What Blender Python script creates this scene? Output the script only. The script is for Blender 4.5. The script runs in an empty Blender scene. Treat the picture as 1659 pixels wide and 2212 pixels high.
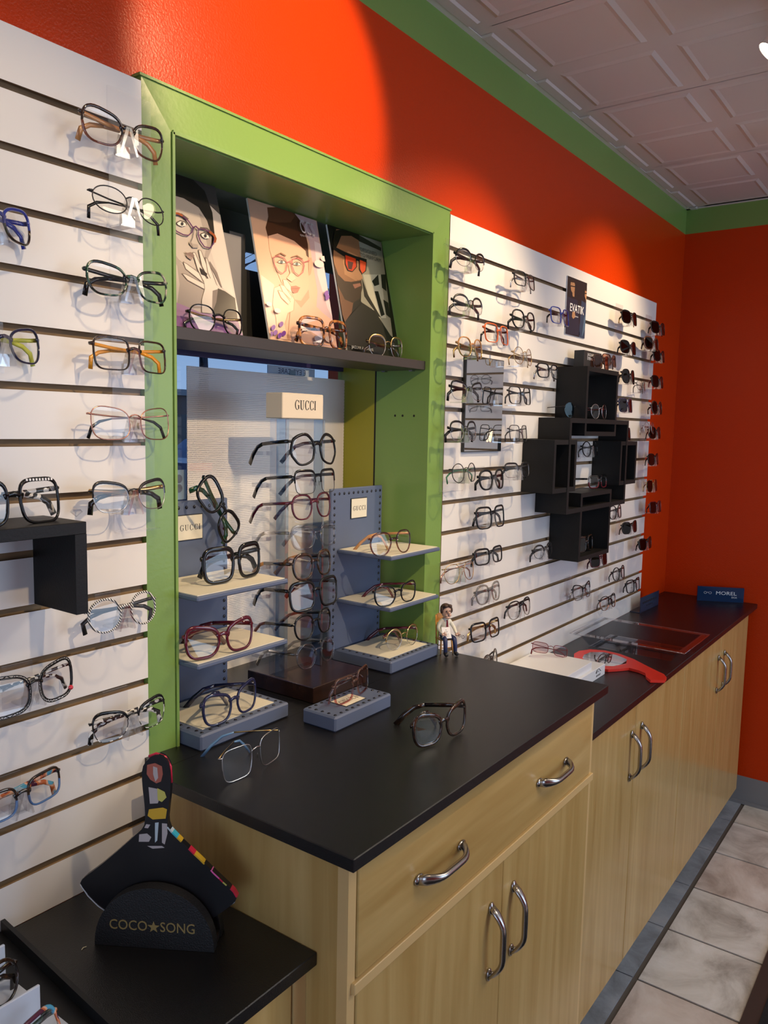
import bpy, math, random
from mathutils import Vector, Matrix
random.seed(7)
R = math.radians
sc = bpy.context.scene
COL = sc.collection
# ------------------------------------------------------------------ camera
F_PX, CX, CY = 1717.76, 829.5, 1106.0
CAM = Vector((-0.2423, -1.0305, 1.5897))
PITCH, ROLL, YAW = 1.46302, 0.02046, -0.94077
CR = (Matrix.Rotation(YAW, 3, 'Z') @ Matrix.Rotation(PITCH, 3, 'X') @ Matrix.Rotation(ROLL, 3, 'Z'))
cam = bpy.data.cameras.new('camera')
cam.sensor_fit = 'VERTICAL'; cam.sensor_height = 22.12; cam.lens = F_PX / 100.0
cam.clip_start = 0.02; cam.clip_end = 200
cobj = bpy.data.objects.new('camera', cam); COL.objects.link(cobj)
cobj.matrix_world = Matrix.Translation(CAM) @ CR.to_4x4()
sc.camera = cobj
# ------------------------------------------------------------------ view / world / lights
vs = sc.view_settings
vs.view_transform = 'Standard'; vs.look = 'None'; vs.gamma = 1.0; vs.use_curve_mapping = False
vs.exposure = 0.35
w = bpy.data.worlds.new('sky'); sc.world = w; w.use_nodes = True
nt = w.node_tree; nt.nodes.clear()
o = nt.nodes.new('ShaderNodeOutputWorld'); bg = nt.nodes.new('ShaderNodeBackground')
tcw = nt.nodes.new('ShaderNodeTexCoord'); spw = nt.nodes.new('ShaderNodeSeparateXYZ'); crw = nt.nodes.new('ShaderNodeValToRGB')
crw.color_ramp.elements[0].position = 0.0; crw.color_ramp.elements[0].color = (.34, .50, .74, 1); crw.color_ramp.elements[1].position = .5; crw.color_ramp.elements[1].color = (.10, .22, .50, 1)
nt.links.new(tcw.outputs['Generated'], spw.inputs[0]); nt.links.new(spw.outputs[2], crw.inputs[0]); nt.links.new(crw.outputs[0], bg.inputs[0]); bg.inputs[1].default_value = 0.8
nt.links.new(bg.outputs[0], o.inputs[0])

def lamp(kind, name, loc, target, energy, color, **kw):
    l = bpy.data.lights.new(name, kind); l.energy = energy; l.color = color
    for k, v in kw.items(): setattr(l, k, v)
    ob = bpy.data.objects.new(name, l); COL.objects.link(ob); ob.location = loc
    d = Vector(target) - Vector(loc)
    ob.rotation_euler = d.to_track_quat('-Z', 'Y').to_euler()
    return ob
WARM = (1.0, 0.72, 0.42); DAY = (0.62, 0.78, 1.0)
# daylight through the shop front windows (behind and beside the camera)
lamp('AREA', 'daylight_back', (2.2, -3.9, 1.55), (1.4, 0, 1.2), 30, DAY, shape='RECTANGLE', size=1.9, size_y=1.7)
lamp('AREA', 'daylight_side', (-2.35, -1.7, 1.35), (1.0, -0.4, 1.0), 16, DAY, shape='RECTANGLE', size=1.6, size_y=1.6)
# warm general shop lighting from the ceiling behind the camera
lamp('AREA', 'ceiling_light_panel', (1.9, -1.9, 2.50), (1.6, -2.0, 0), 17, (1.0, 0.87, 0.68), shape='RECTANGLE', size=1.1, size_y=0.55)

# ------------------------------------------------------------------ helpers
def ray(px, py):
    return CR @ Vector(((px - CX) / F_PX, -(py - CY) / F_PX, -1.0))
def at(px, py, ax, val):
    d = ray(px, py); t = (val - CAM[ax]) / d[ax]
    return CAM + d * t
def on_plane(px, py, p0, n):
    d = ray(px, py); t = (Vector(p0) - CAM).dot(Vector(n)) / d.dot(Vector(n))
    return CAM + d * t

MATS = {}
def newmat(name):
    m = bpy.data.materials.new(name); m.use_nodes = True
    return m, m.node_tree, m.node_tree.nodes['Principled BSDF']
def mat(name, color, rough=0.5, metal=0.0, spec=0.5, bump=0.0, bscale=200.0, coat=0.0, emit=None, es=0.0):
    if name in MATS: return MATS[name]
    m, t, b = newmat(name)
    b.inputs['Base Color'].default_value = (*color, 1); b.inputs['Roughness'].default_value = rough
    b.inputs['Metallic'].default_value = metal; b.inputs['Specular IOR Level'].default_value = spec
    b.inputs['Coat Weight'].default_value = coat; b.inputs['Coat Roughness'].default_value = 0.08
    if emit: b.inputs['Emission Color'].default_value = (*emit, 1); b.inputs['Emission Strength'].default_value = es
    if bump:
        n = t.nodes.new('ShaderNodeTexNoise'); n.inputs['Scale'].default_value = bscale; n.inputs['Detail'].default_value = 3
        tc = t.nodes.new('ShaderNodeTexCoord'); t.links.new(tc.outputs['Object'], n.inputs['Vector'])
        bp = t.nodes.new('ShaderNodeBump'); bp.inputs['Strength'].default_value = bump; bp.inputs['Distance'].default_value = 0.002
        t.links.new(n.outputs['Fac'], bp.inputs['Height']); t.links.new(bp.outputs[0], b.inputs['Normal'])
    MATS[name] = m
    return m
def ramp_mat(name, kind, scale, stops, rough=0.4, vec_scale=(1, 1, 1), detail=4.0, dist=0.0, rot=(0, 0, 0), coat=0.0, interp='LINEAR', bump=0.0, spec=0.5):
    if name in MATS: return MATS[name]
    m, t, b = newmat(name)
    tc = t.nodes.new('ShaderNodeTexCoord'); mp = t.nodes.new('ShaderNodeMapping')
    mp.inputs['Scale'].default_value = vec_scale; mp.inputs['Rotation'].default_value = rot
    t.links.new(tc.outputs['Object'], mp.inputs[0])
    if kind == 'noise':
        n = t.nodes.new('ShaderNodeTexNoise'); n.inputs['Detail'].default_value = detail; n.inputs['Distortion'].default_value = dist; out = n.outputs['Fac']
    elif kind == 'wave':
        n = t.nodes.new('ShaderNodeTexWave'); n.inputs['Distortion'].default_value = dist; n.inputs['Detail'].default_value = detail; out = n.outputs['Fac']
    else:
        n = t.nodes.new('ShaderNodeTexVoronoi'); out = n.outputs['Distance']
    n.inputs['Scale'].default_value = scale
    t.links.new(mp.outputs[0], n.inputs['Vector'])
    cr = t.nodes.new('ShaderNodeValToRGB'); cr.color_ramp.interpolation = interp
    e = cr.color_ramp.elements
    while len(e) < len(stops): e.new(0.5)
    for i, (p, c) in enumerate(stops): e[i].position = p; e[i].color = (*c, 1)
    t.links.new(out, cr.inputs[0]); t.links.new(cr.outputs[0], b.inputs['Base Color'])
    b.inputs['Roughness'].default_value = rough; b.inputs['Coat Weight'].default_value = coat; b.inputs['Specular IOR Level'].default_value = spec
    if bump:
        bp = t.nodes.new('ShaderNodeBump'); bp.inputs['Strength'].default_value = bump; bp.inputs['Distance'].default_value = 0.003
        t.links.new(out, bp.inputs['Height']); t.links.new(bp.outputs[0], b.inputs['Normal'])
    MATS[name] = m
    return m
def clearmat(name, tint=(1, 1, 1), ior=1.5, rough=0.0, gl=(1, 1, 1), base=0.0):
    """thin clear plastic or glass: see-through with Fresnel reflections"""
    if name in MATS: return MATS[name]
    m = bpy.data.materials.new(name); m.use_nodes = True; t = m.node_tree; t.nodes.clear()
    out = t.nodes.new('ShaderNodeOutputMaterial'); mx = t.nodes.new('ShaderNodeMixShader')
    tr = t.nodes.new('ShaderNodeBsdfTransparent'); tr.inputs[0].default_value = (*tint, 1)
    g = t.nodes.new('ShaderNodeBsdfGlossy'); g.inputs['Color'].default_value = (*gl, 1); g.inputs['Roughness'].default_value = rough
    fr = t.nodes.new('ShaderNodeFresnel'); fr.inputs[0].default_value = ior
    ge = t.nodes.new('ShaderNodeNewGeometry'); iv = t.nodes.new('ShaderNodeMath'); iv.operation = 'SUBTRACT'; iv.inputs[0].default_value = 1.0; t.links.new(ge.outputs['Backfacing'], iv.inputs[1])
    if base:
        ad = t.nodes.new('ShaderNodeMath'); ad.operation = 'ADD'; ad.inputs[1].default_value = base; ad.use_clamp = True
        t.links.new(fr.outputs[0], ad.inputs[0]); src = ad.outputs[0]
    else: src = fr.outputs[0]
    ml = t.nodes.new('ShaderNodeMath'); ml.operation = 'MULTIPLY'; t.links.new(src, ml.inputs[0]); t.links.new(iv.outputs[0], ml.inputs[1])
    t.links.new(ml.outputs[0], mx.inputs[0]); t.links.new(tr.outputs[0], mx.inputs[1]); t.links.new(g.outputs[0], mx.inputs[2])
    t.links.new(mx.outputs[0], out.inputs[0]); MATS[name] = m
    return m

class MB:
    def __init__(s): s.v = []; s.f = []; s.m = []; s.sm = []
    def add(s, vs, fs, mi=0, smooth=False):
        b = len(s.v); s.v += [Vector(v) for v in vs]
        for f in fs: s.f.append([b + i for i in f]); s.m.append(mi); s.sm.append(smooth)
        return s
    def box(s, x0, x1, y0, y1, z0, z1, mi=0, bev=0.0):
        if bev <= 0:
            v = [(x, y, z) for x in (x0, x1) for y in (y0, y1) for z in (z0, z1)]
            return s.add(v, [(0, 1, 3, 2), (4, 6, 7, 5), (0, 4, 5, 1), (2, 3, 7, 6), (0, 2, 6, 4), (1, 5, 7, 3)], mi)
        b = bev; c = []
        for x in (0, 1):
            for y in (0, 1):
                for z in (0, 1):
                    X, Y, Z = (x0, x1)[x], (y0, y1)[y], (z0, z1)[z]
                    sx, sy, sz = (b, -b)[x], (b, -b)[y], (b, -b)[z]
                    c += [(X, Y + sy, Z + sz), (X + sx, Y, Z + sz), (X + sx, Y + sy, Z)]
        I = lambda x, y, z, k: (x * 4 + y * 2 + z) * 3 + k
        f = []
        for x in (0, 1): f.append([I(x, 0, 0, 0), I(x, 0, 1, 0), I(x, 1, 1, 0), I(x, 1, 0, 0)])
        for y in (0, 1): f.append([I(0, y, 0, 1), I(1, y, 0, 1), I(1, y, 1, 1), I(0, y, 1, 1)])
        for z in (0, 1): f.append([I(0, 0, z, 2), I(0, 1, z, 2), I(1, 1, z, 2), I(1, 0, z, 2)])
        for x in (0, 1):
            for y in (0, 1): f.append([I(x, y, 0, 0), I(x, y, 1, 0), I(x, y, 1, 1), I(x, y, 0, 1)])
            for z in (0, 1): f.append([I(x, 0, z, 0), I(x, 1, z, 0), I(x, 1, z, 2), I(x, 0, z, 2)])
        for y in (0, 1):
            for z in (0, 1): f.append([I(0, y, z, 1), I(1, y, z, 1), I(1, y, z, 2), I(0, y, z, 2)])
        for x in (0, 1):
            for y in (0, 1):
                for z in (0, 1): f.append([I(x, y, z, 0), I(x, y, z, 1), I(x, y, z, 2)])
        return s.add(c, f, mi)
    def tube(s, path, r, seg=6, mi=0, closed=False, flat=None, cap=True):
        """r: number, list, or (ra, rb) list; flat: fixed 'side' axis for elliptic sections"""
        P = [Vector(p) for p in path]; n = len(P); vs = []
        side = None
        for i, p in enumerate(P):
            a = P[(i - 1) % n] if (closed or i > 0) else p
            b = P[(i + 1) % n] if (closed or i < n - 1) else p
            d = (b - a).normalized()
            if flat is not None:
                u = Vector(flat); u = (u - d * u.dot(d)).normalized()
            else:
                if side is None:
                    side = Vector((0, 0, 1)) if abs(d.z) < 0.9 else Vector((1, 0, 0))
                u = (side - d * side.dot(d)).normalized(); side = u
            w_ = d.cross(u).normalized()
            rr = r[i] if isinstance(r, (list, tuple)) else r
            ra, rb = rr if isinstance(rr, (list, tuple)) else (rr, rr)
            for k in range(seg):
                t = 2 * math.pi * k / seg
                vs.append(p + u * (math.cos(t) * ra) + w_ * (math.sin(t) * rb))
        fs = []
        for i in range(n if closed else n - 1):
            j = (i + 1) % n
            for k in range(seg):
                l = (k + 1) % seg
                fs.append((i * seg + k, i * seg + l, j * seg + l, j * seg + k))
        if not closed and cap:
            fs.append(tuple(range(seg))[::-1]); fs.append(tuple((n - 1) * seg + k for k in range(seg)))
        return s.add(vs, fs, mi, True)
    def prism(s, pts, off, mi=0):
        """pts: planar 3D outline; off: extrusion vector"""
        n = len(pts); P = [Vector(p) for p in pts]; Q = [p + Vector(off) for p in P]
        fs = [tuple(range(n)), tuple(range(2 * n - 1, n - 1, -1))]
        fs += [(i, n + i, n + (i + 1) % n, (i + 1) % n) for i in range(n)]
        return s.add(P + Q, fs, mi)
    def ball(s, c, r, seg=10, rings=6, mi=0):
        rx, ry, rz = r if isinstance(r, (list, tuple)) else (r, r, r)
        vs = [Vector(c) + Vector((0, 0, rz))]
        for i in range(1, rings):
            a = math.pi * i / rings
            for k in range(seg):
                t = 2 * math.pi * k / seg
                vs.append(Vector(c) + Vector((rx * math.sin(a) * math.cos(t), ry * math.sin(a) * math.sin(t), rz * math.cos(a))))
        vs.append(Vector(c) - Vector((0, 0, rz))); fs = []
        for k in range(seg): fs.append((0, 1 + k, 1 + (k + 1) % seg))
        for i in range(rings - 2):
            for k in range(seg):
                a = 1 + i * seg + k; b = 1 + i * seg + (k + 1) % seg
                fs.append((a, a + seg, b + seg, b))
        L = len(vs) - 1; o_ = 1 + (rings - 2) * seg
        for k in range(seg): fs.append((L, o_ + (k + 1) % seg, o_ + k))
        return s.add(vs, fs, mi, True)
    def build(s, name, mats, parent=None, world=True):
        me = bpy.data.meshes.new(name)
        off = Vector(parent_world(parent)) if (parent is not None and world) else Vector((0, 0, 0))
        me.from_pydata([tuple(v - off) for v in s.v], [], s.f)
        if not isinstance(mats, (list, tuple)): mats = [mats]
        for m in mats: me.materials.append(m)
        me.polygons.foreach_set('material_index', s.m); me.polygons.foreach_set('use_smooth', s.sm)
        import bmesh
        bm = bmesh.new(); bm.from_mesh(me); bmesh.ops.recalc_face_normals(bm, faces=bm.faces); bm.to_mesh(me); bm.free()
        me.update()
        ob = bpy.data.objects.new(name, me); COL.objects.link(ob)
        if parent is not None: ob.parent = parent
        return ob
def parent_world(p):
    v = Vector(p.location)
    while p.parent is not None: p = p.parent; v += Vector(p.location)
    return v
def tag(o, label=None, cat=None, group=None, kind=None):
    if label: o['label'] = label
    if cat: o['category'] = cat
    if group: o['group'] = group
    if kind: o['kind'] = kind
    return o
def thing(name, label, cat, loc=(0, 0, 0), group=None):
    o = bpy.data.objects.new(name, None); COL.objects.link(o); o.location = loc; o.empty_display_size = 0.05
    return tag(o, label, cat, group)
def struct(name, mb, mats): return tag(mb.build(name, mats), kind='structure')
def textmesh(txt, size, org, ux, uy, extr=0.0003, align='CENTER', sx=1.0, mi=0, mb=None, space=1.0, bold=0.0):
    cu = bpy.data.curves.new('t', 'FONT'); cu.body = txt; cu.size = size; cu.align_x = align; cu.align_y = 'CENTER'; cu.extrude = extr; cu.resolution_u = 3; cu.space_character = space; cu.offset = bold
    ob = bpy.data.objects.new('t', cu); COL.objects.link(ob)
    dg = bpy.context.evaluated_depsgraph_get(); me = bpy.data.meshes.new_from_object(ob.evaluated_get(dg))
    ux = Vector(ux).normalized(); uy = Vector(uy).normalized(); un = ux.cross(uy)
    vs = [Vector(org) + ux * (v.co.x * sx) + uy * v.co.y + un * v.co.z for v in me.vertices]
    fs = [tuple(p.vertices) for p in me.polygons]
    bpy.data.objects.remove(ob); bpy.data.curves.remove(cu); bpy.data.meshes.remove(me)
    mb = mb or MB(); mb.add(vs, fs, mi); return mb

# ------------------------------------------------------------------ materials
M_or = mat('orange_paint', (0.51, 0.036, 0.001), 0.30, bump=0.35, bscale=260, spec=0.22)
M_gr = mat('green_paint', (0.172, 0.30, 0.070), 0.30, bump=0.12, bscale=120)
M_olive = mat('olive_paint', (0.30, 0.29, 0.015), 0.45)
M_ceil = mat('white_ceiling_tile', (0.60, 0.56, 0.53), 0.7)
M_seam = mat('dark_seam', (0.06, 0.05, 0.045), 0.8)
M_slat = mat('white_melamine', (0.74, 0.73, 0.72), 0.33)
M_mdf = ramp_mat('brown_fibreboard', 'noise', 40, [(0.3, (0.20, 0.125, 0.06)), (0.7, (0.33, 0.22, 0.115))], 0.8, vec_scale=(0.3, 2, 2))
M_top = mat('black_laminate', (0.009, 0.009, 0.0095), 0.25, bump=0.25, bscale=900, spec=0.5)
M_blk = mat('black_woodgrain', (0.006, 0.0055, 0.0053), 0.5, spec=0.3, bump=0.15, bscale=300)
M_shelf = mat('charcoal_laminate', (0.035, 0.028, 0.027), 0.4)
M_steel = mat('brushed_nickel', (0.40, 0.38, 0.36), 0.25, metal=1.0)
M_white = mat('white_card', (0.82, 0.82, 0.82), 0.45)
M_acr = clearmat('clear_acrylic', (0.972, 0.972, 0.98), 1.45, rough=0.3)
M_acr2 = clearmat('clear_acrylic_thick', (0.92, 0.935, 0.96), 1.52, base=0.07)
M_nose = clearmat('clear_acrylic_nose', (0.90, 0.90, 0.91), 1.52, base=0.16, rough=0.12)
M_rib = clearmat('clear_acrylic_rib', (0.72, 0.80, 0.88), 1.52, base=0.20, rough=0.05)
M_lens = clearmat('clear_lens', (0.975, 0.975, 0.975), 1.55)
M_glass = clearmat('window_glass', (0.90, 0.93, 0.97), 1.5)
M_mirror = mat('mirror', (0.85, 0.86, 0.86), 0.02, metal=1.0)
M_slate = mat('slate_blue_board', (0.088, 0.118, 0.205), 0.5)
M_cream = mat('cream_leather', (0.68, 0.65, 0.54), 0.55)
M_stud = mat('dark_metal_stud', (0.06, 0.06, 0.07), 0.22, metal=0.9)
M_ink = mat('black_print', (0.015, 0.014, 0.012), 0.5)
M_gold = mat('gold_print', (0.42, 0.31, 0.12), 0.4, metal=0.4)

def wood(name, vertical=True):
    if name in MATS: return MATS[name]
    m, t, b = newmat(name)
    tc = t.nodes.new('ShaderNodeTexCoord'); mp = t.nodes.new('ShaderNodeMapping')
    mp.inputs['Scale'].default_value = (9, 9, 0.55) if vertical else (0.6, 9, 7)
    n = t.nodes.new('ShaderNodeTexNoise'); n.inputs['Scale'].default_value = 3.0; n.inputs['Detail'].default_value = 6; n.inputs['Distortion'].default_value = 1.2
    n2 = t.nodes.new('ShaderNodeTexNoise'); n2.inputs['Scale'].default_value = 1.3; n2.inputs['Detail'].default_value = 2
    cr = t.nodes.new('ShaderNodeValToRGB'); e = cr.color_ramp.elements
    e[0].position = 0.25; e[0].color = (0.54, 0.335, 0.10, 1); e[1].position = 0.75; e[1].color = (0.74, 0.52, 0.20, 1)
    mx = t.nodes.new('ShaderNodeMixRGB'); mx.blend_type = 'MULTIPLY'; mx.inputs[0].default_value = 0.35
    t.links.new(tc.outputs['Object'], mp.inputs[0]); t.links.new(mp.outputs[0], n.inputs['Vector']); t.links.new(tc.outputs['Object'], n2.inputs['Vector'])
    t.links.new(n.outputs['Fac'], cr.inputs[0]); t.links.new(cr.outputs[0], mx.inputs[1]); t.links.new(n2.outputs['Fac'], mx.inputs[2])
    t.links.new(mx.outputs[0], b.inputs['Base Color']); b.inputs['Roughness'].default_value = 0.28; b.inputs['Coat Weight'].default_value = 0.25; b.inputs['Coat Roughness'].default_value = 0.12
    MATS[name] = m
    return m
M_maple = wood('maple_vertical_grain'); M_mapleh = wood('maple_horizontal_grain', False)
M_mapled = mat('maple_edge', (0.66, 0.46, 0.20), 0.35)

# ------------------------------------------------------------------ dimensions
XC, YW = 3.348, 0.019              # far wall, main wall plane
ZC, ZG = 2.535, 2.4317             # ceiling, bottom of the green band
XL, YB = -2.4, -4.0                # room extents left and back
ZT = 2.0904; S = 0.0762            # slatwall top and slot pitch
XL1, XR0, XR1 = 0.5385, 1.414, 2.959
ZM, ZL = 1.05, 0.877               # counter heights
ox0, ox1, oz1 = 0.596, 1.332, 2.028   # alcove opening

# ------------------------------------------------------------------ room shell
m = MB()
m.box(XL, ox0 - .02, YW, 0.32, 0, ZG); m.box(ox1 + .02, XC, YW, 0.32, 0, ZG); m.box(ox0 - .02, ox1 + .02, YW, 0.32, oz1 + 0.02, ZG)
m.box(ox0 - .02, ox1 + .02, YW, 0.32, 0, 1.0)
m.box(XL, XC, YW, 0.32, ZG, ZC + 0.03, 1)
struct('wall_back', m, [M_or, M_gr])
m = MB(); m.box(XC, XC + 0.1, YB, 0.32, 0, ZG); m.box(XC, XC + 0.1, YB, 0.32, ZG, ZC + 0.03, 1)
struct('wall_right', m, [M_or, M_gr])
m = MB()
m.box(XL - 0.1, XL, YB, -2.6, 0, ZC); m.box(XL - 0.1, XL, -0.8, 0.32, 0, ZC); m.box(XL - 0.1, XL, -2.6, -0.8, 0, 0.5); m.box(XL - 0.1, XL, -2.6, -0.8, 2.2, ZC)
struct('wall_left', m, [M_or])
m = MB()
m.box(XL, 1.2, YB - 0.1, YB, 0, ZC); m.box(3.2, XC, YB - 0.1, YB, 0, ZC); m.box(1.2, 3.2, YB - 0.1, YB, 0, 0.65); m.box(1.2, 3.2, YB - 0.1, YB, 2.45, ZC)
m.box(2.17, 2.23, YB - 0.1, YB + 0.02, 0.65, 2.45)
struct('wall_front', m, [M_or])
# ceiling of embossed tiles
m = MB(); px = 0.305
x0 = 1.503 - px * 13; nx = 20; y0 = -0.0425; ny = 14
def ring(a, b, c, d, z1, a2, b2, c2, d2, z2, mi=0):
    A = [(a, c, z1), (b, c, z1), (b, d, z1), (a, d, z1)]; B = [(a2, c2, z2), (b2, c2, z2), (b2, d2, z2), (a2, d2, z2)]
    m.add(A + B, [(0, 1, 5, 4), (1, 2, 6, 5), (2, 3, 7, 6), (3, 0, 4, 7)], mi)
for i in range(nx):
    for j in range(-1, ny):
        a = x0 + i * px; b = a + px; d = y0 - j * px; c = d - px
        if j == -1: d = YW; c = y0
        if a >= XC or b <= XL or d <= YB: continue
        a = max(a, XL); b = min(b, XC); c = max(c, YB)
        g = 0.0022
        # thin seams every second cell
        sl = g if (i % 2 == 1) else 0.0
        if j == -1:
            m.add([(a, c, ZC), (b, c, ZC), (b, d, ZC), (a, d, ZC)], [(0, 1, 2, 3)]); 
            ring(a + .03, b - .03, c + .012, d - .012, ZC - .0005, a + .034, b - .034, c + .018, d - .018, ZC - .005)
            m.add([(a + .034, c + .018, ZC - .005), (b - .034, c + .018, ZC - .005), (b - .034, d - .018, ZC - .005), (a + .034, d - .018, ZC - .005)], [(0, 1, 2, 3)])
            continue
        e = 0.026
        ring(a + sl, b, c, d, ZC, a + e, b - e, c + e, d - e, ZC)
        if sl: m.add([(a, c, ZC + .001), (a + sl, c, ZC + .001), (a + sl, d, ZC + .001), (a, d, ZC + .001)], [(0, 1, 2, 3)], 1)
        if b - a > 0.2 and d - c > 0.2:
            ring(a + e, b - e, c + e, d - e, ZC, a + e + .012, b - e - .012, c + e + .012, d - e - .012, ZC - 0.004)
            ring(a + e + .012, b - e - .012, c + e + .012, d - e - .012, ZC - .004, a + e + .022, b - e - .022, c + e + .022, d - e - .022, ZC - .002)
            k = e + .022
            m.add([(a + k, c + k, ZC - .002), (b - k, c + k, ZC - .002), (b - k, d - k, ZC - .002), (a + k, d - k, ZC - .002)], [(0, 1, 2, 3)])
        else:
            m.add([(a + e, c + e, ZC), (b - e, c + e, ZC), (b - e, d - e, ZC), (a + e, d - e, ZC)], [(0, 1, 2, 3)])
m.box(XL, XC, YB, YW, ZC + .003, ZC + .03)
struct('ceiling', m, [M_ceil, M_seam])
# thin metal angle where ceiling meets the walls
m = MB(); m.box(XL, XC, YW - .018, YW, ZC - .0035, ZC - .002); m.box(XC - .018, XC, YB, YW, ZC - .0035, ZC - .002)
struct('trim_1', m, [mat('ceiling_angle', (0.7, 0.68, 0.65), 0.5)])

# floor : stone tiles with a blue border strip by the cabinets
def stone(name, c1, c2, c3, sc_=5.0):
    m_, t, b = newmat(name)
    tc = t.nodes.new('ShaderNodeTexCoord')
    n = t.nodes.new('ShaderNodeTexNoise'); n.inputs['Scale'].default_value = sc_; n.inputs['Detail'].default_value = 8; n.inputs['Distortion'].default_value = 0.6; n.inputs['Roughness'].default_value = 0.65
    cr = t.nodes.new('ShaderNodeValToRGB'); e = cr.color_ramp.elements; e.new(0.5)
    e[0].position = .33; e[0].color = (*c1, 1); e[1].position = .52; e[1].color = (*c2, 1); e[2].position = .7; e[2].color = (*c3, 1)
    t.links.new(tc.outputs['Object'], n.inputs['Vector']); t.links.new(n.outputs['Fac'], cr.inputs[0]); t.links.new(cr.outputs[0], b.inputs['Base Color'])
    v = t.nodes.new('ShaderNodeTexNoise'); v.inputs['Scale'].default_value = 18; v.inputs['Detail'].default_value = 6; t.links.new(tc.outputs['Object'], v.inputs['Vector'])
    bp = t.nodes.new('ShaderNodeBump'); bp.inputs['Strength'].default_value = 0.5; bp.inputs['Distance'].default_value = 0.004
    t.links.new(v.outputs['Fac'], bp.inputs['Height']); t.links.new(bp.outputs[0], b.inputs['Normal']); b.inputs['Roughness'].default_value = 0.42
    MATS[name] = m_
    return m_
M_st = [stone('pale_stone', (.36, .33, .30), (.66, .64, .60), (.80, .79, .77)), stone('pink_stone', (.36, .29, .25), (.64, .57, .52), (.78, .74, .70), 4.2), stone('cream_stone', (.38, .35, .29), (.66, .63, .56), (.79, .78, .73), 4.6)]
M_bs = stone('blue_stone', (.19, .21, .23), (.30, .34, .39), (.42, .44, .46), 7)
M_grout = mat('grey_grout', (0.11, 0.095, 0.08), 0.9)
m = MB(); m.box(XL, XC, YB, YW, -0.05, -0.004, 4)
yb = -0.366; tp = 0.2955; ty = 0.44; xs = 1.957
for i in range(-15, 6):
    a = xs + i * tp; b = a + tp
    if a > XC or b < XL: continue
    m.box(max(a, XL) + .002, min(b, XC) - .002, yb + .004, yb + .12, -0.004, 0, 3)
    for j in range(12):
        d = yb - .012 - j * ty
        m.box(max(a, XL) + .0042, min(b, XC) - .0042, max(d - ty + .007, YB), d, -0.004, 0.0, random.choice([0, 1, 2, 0]) if (i + j) % 3 else (i * 2 + j) % 3)
struct('floor', m, M_st + [M_bs, M_grout])
t = thing('floor_mat', 'dark mat with brown edge on the tiles at the lower right corner', 'mat', (1.8, -1.4, 0))
m = MB(); m.box(-.5, 3.2, -2.2, -.657, .0005, .009, 0, bev=.001); m.build('edging', mat('mat_brown_edge', (.045, .028, .024), .5), t)
m = MB(); m.box(-.44, 3.14, -2.14, -.700, .009, .012); m.build('carpet', mat('mat_black_carpet', (.008, .009, .011), .95, bump=.6, bscale=300), t)
m = MB(); m.box(XC - 0.006, XC, YB, YW, 0, 0.118); m.box(XC - .018, XC, YB, YW, 0, 0.012)
struct('baseboard_right', m, [mat('grey_vinyl', (0.21, 0.215, 0.225), 0.45)])

# alcove: jambs, head, window frame casing
m = MB()
T = 0.02
m.box(ox0 - T, ox0, 0.0, 0.148, 1.0, oz1 + T); m.box(ox1, ox1 + T, 0.0, 0.148, 1.0, oz1 + T); m.box(ox0 - T, ox1 + T, 0.0, 0.148, oz1, oz1 + T)
m.box(ox0 - T, ox0, 0.148, 0.153, 1.0, oz1, 2); m.box(ox1, ox1 + T, 0.148, 0.153, 1.0, oz1, 2)
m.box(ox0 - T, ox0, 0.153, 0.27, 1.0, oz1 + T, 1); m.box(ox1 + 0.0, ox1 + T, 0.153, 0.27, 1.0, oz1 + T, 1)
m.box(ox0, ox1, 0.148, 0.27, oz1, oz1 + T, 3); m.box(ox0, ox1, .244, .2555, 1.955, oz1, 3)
for yy in (0.035, 0.068, 0.09):   # shelf-pin holes
    m.add([(ox1 - .0004, yy + .003 * math.cos(a * .785), 1.615 + .003 * math.sin(a * .785)) for a in range(8)], [tuple(range(8))], 2)
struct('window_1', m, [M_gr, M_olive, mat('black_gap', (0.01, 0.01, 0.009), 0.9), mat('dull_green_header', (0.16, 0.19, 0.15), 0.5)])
# casing
fx0, fx1, fz1 = 0.5395, 1.4135, 2.099; ix0, ix1, iz1 = 0.593, 1.335, 2.033
m = MB(); yf = -0.022
def casing(pts_out, pts_in):
    (a, b), (c, d) = pts_out, pts_in
    yo, yi = 0.0015, -0.003
    q = [(a[0], yo, a[1]), (b[0], yo, b[1]), (d[0], yi, d[1]), (c[0], yi, c[1])]
    q2 = [(p_[0], 0.018, p_[2]) for p_ in q]
    m.add(q + q2, [(0, 1, 2, 3), (7, 6, 5, 4), (0, 4, 5, 1), (1, 5, 6, 2), (2, 6, 7, 3), (3, 7, 4, 0)])
casing([(fx0, ZM), (fx0, fz1)], [(ix0 - .003, ZM), (ix0 - .003, iz1)])
casing([(fx0, fz1), (fx1, fz1)], [(ix0 - .003, iz1), (ix1 + .003, iz1)])
casing([(fx1, fz1), (fx1, ZM)], [(ix1 + .003, iz1), (ix1 + .003, ZM)])
m.box(ix0 - .002, ix0 + .003, -0.006, 0.0, ZM, iz1); m.box(ix1 - .003, ix1 + .002, -0.006, 0.0, ZM, iz1); m.box(ix0, ix1, -0.006, 0.0, iz1 - .003, iz1 + .003)
m.box(fx0 - .004, fx1 + .002, -.0015, .018, fz1 - .001, fz1 + .003)
struct('trim_2', m, [M_gr])
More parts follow.
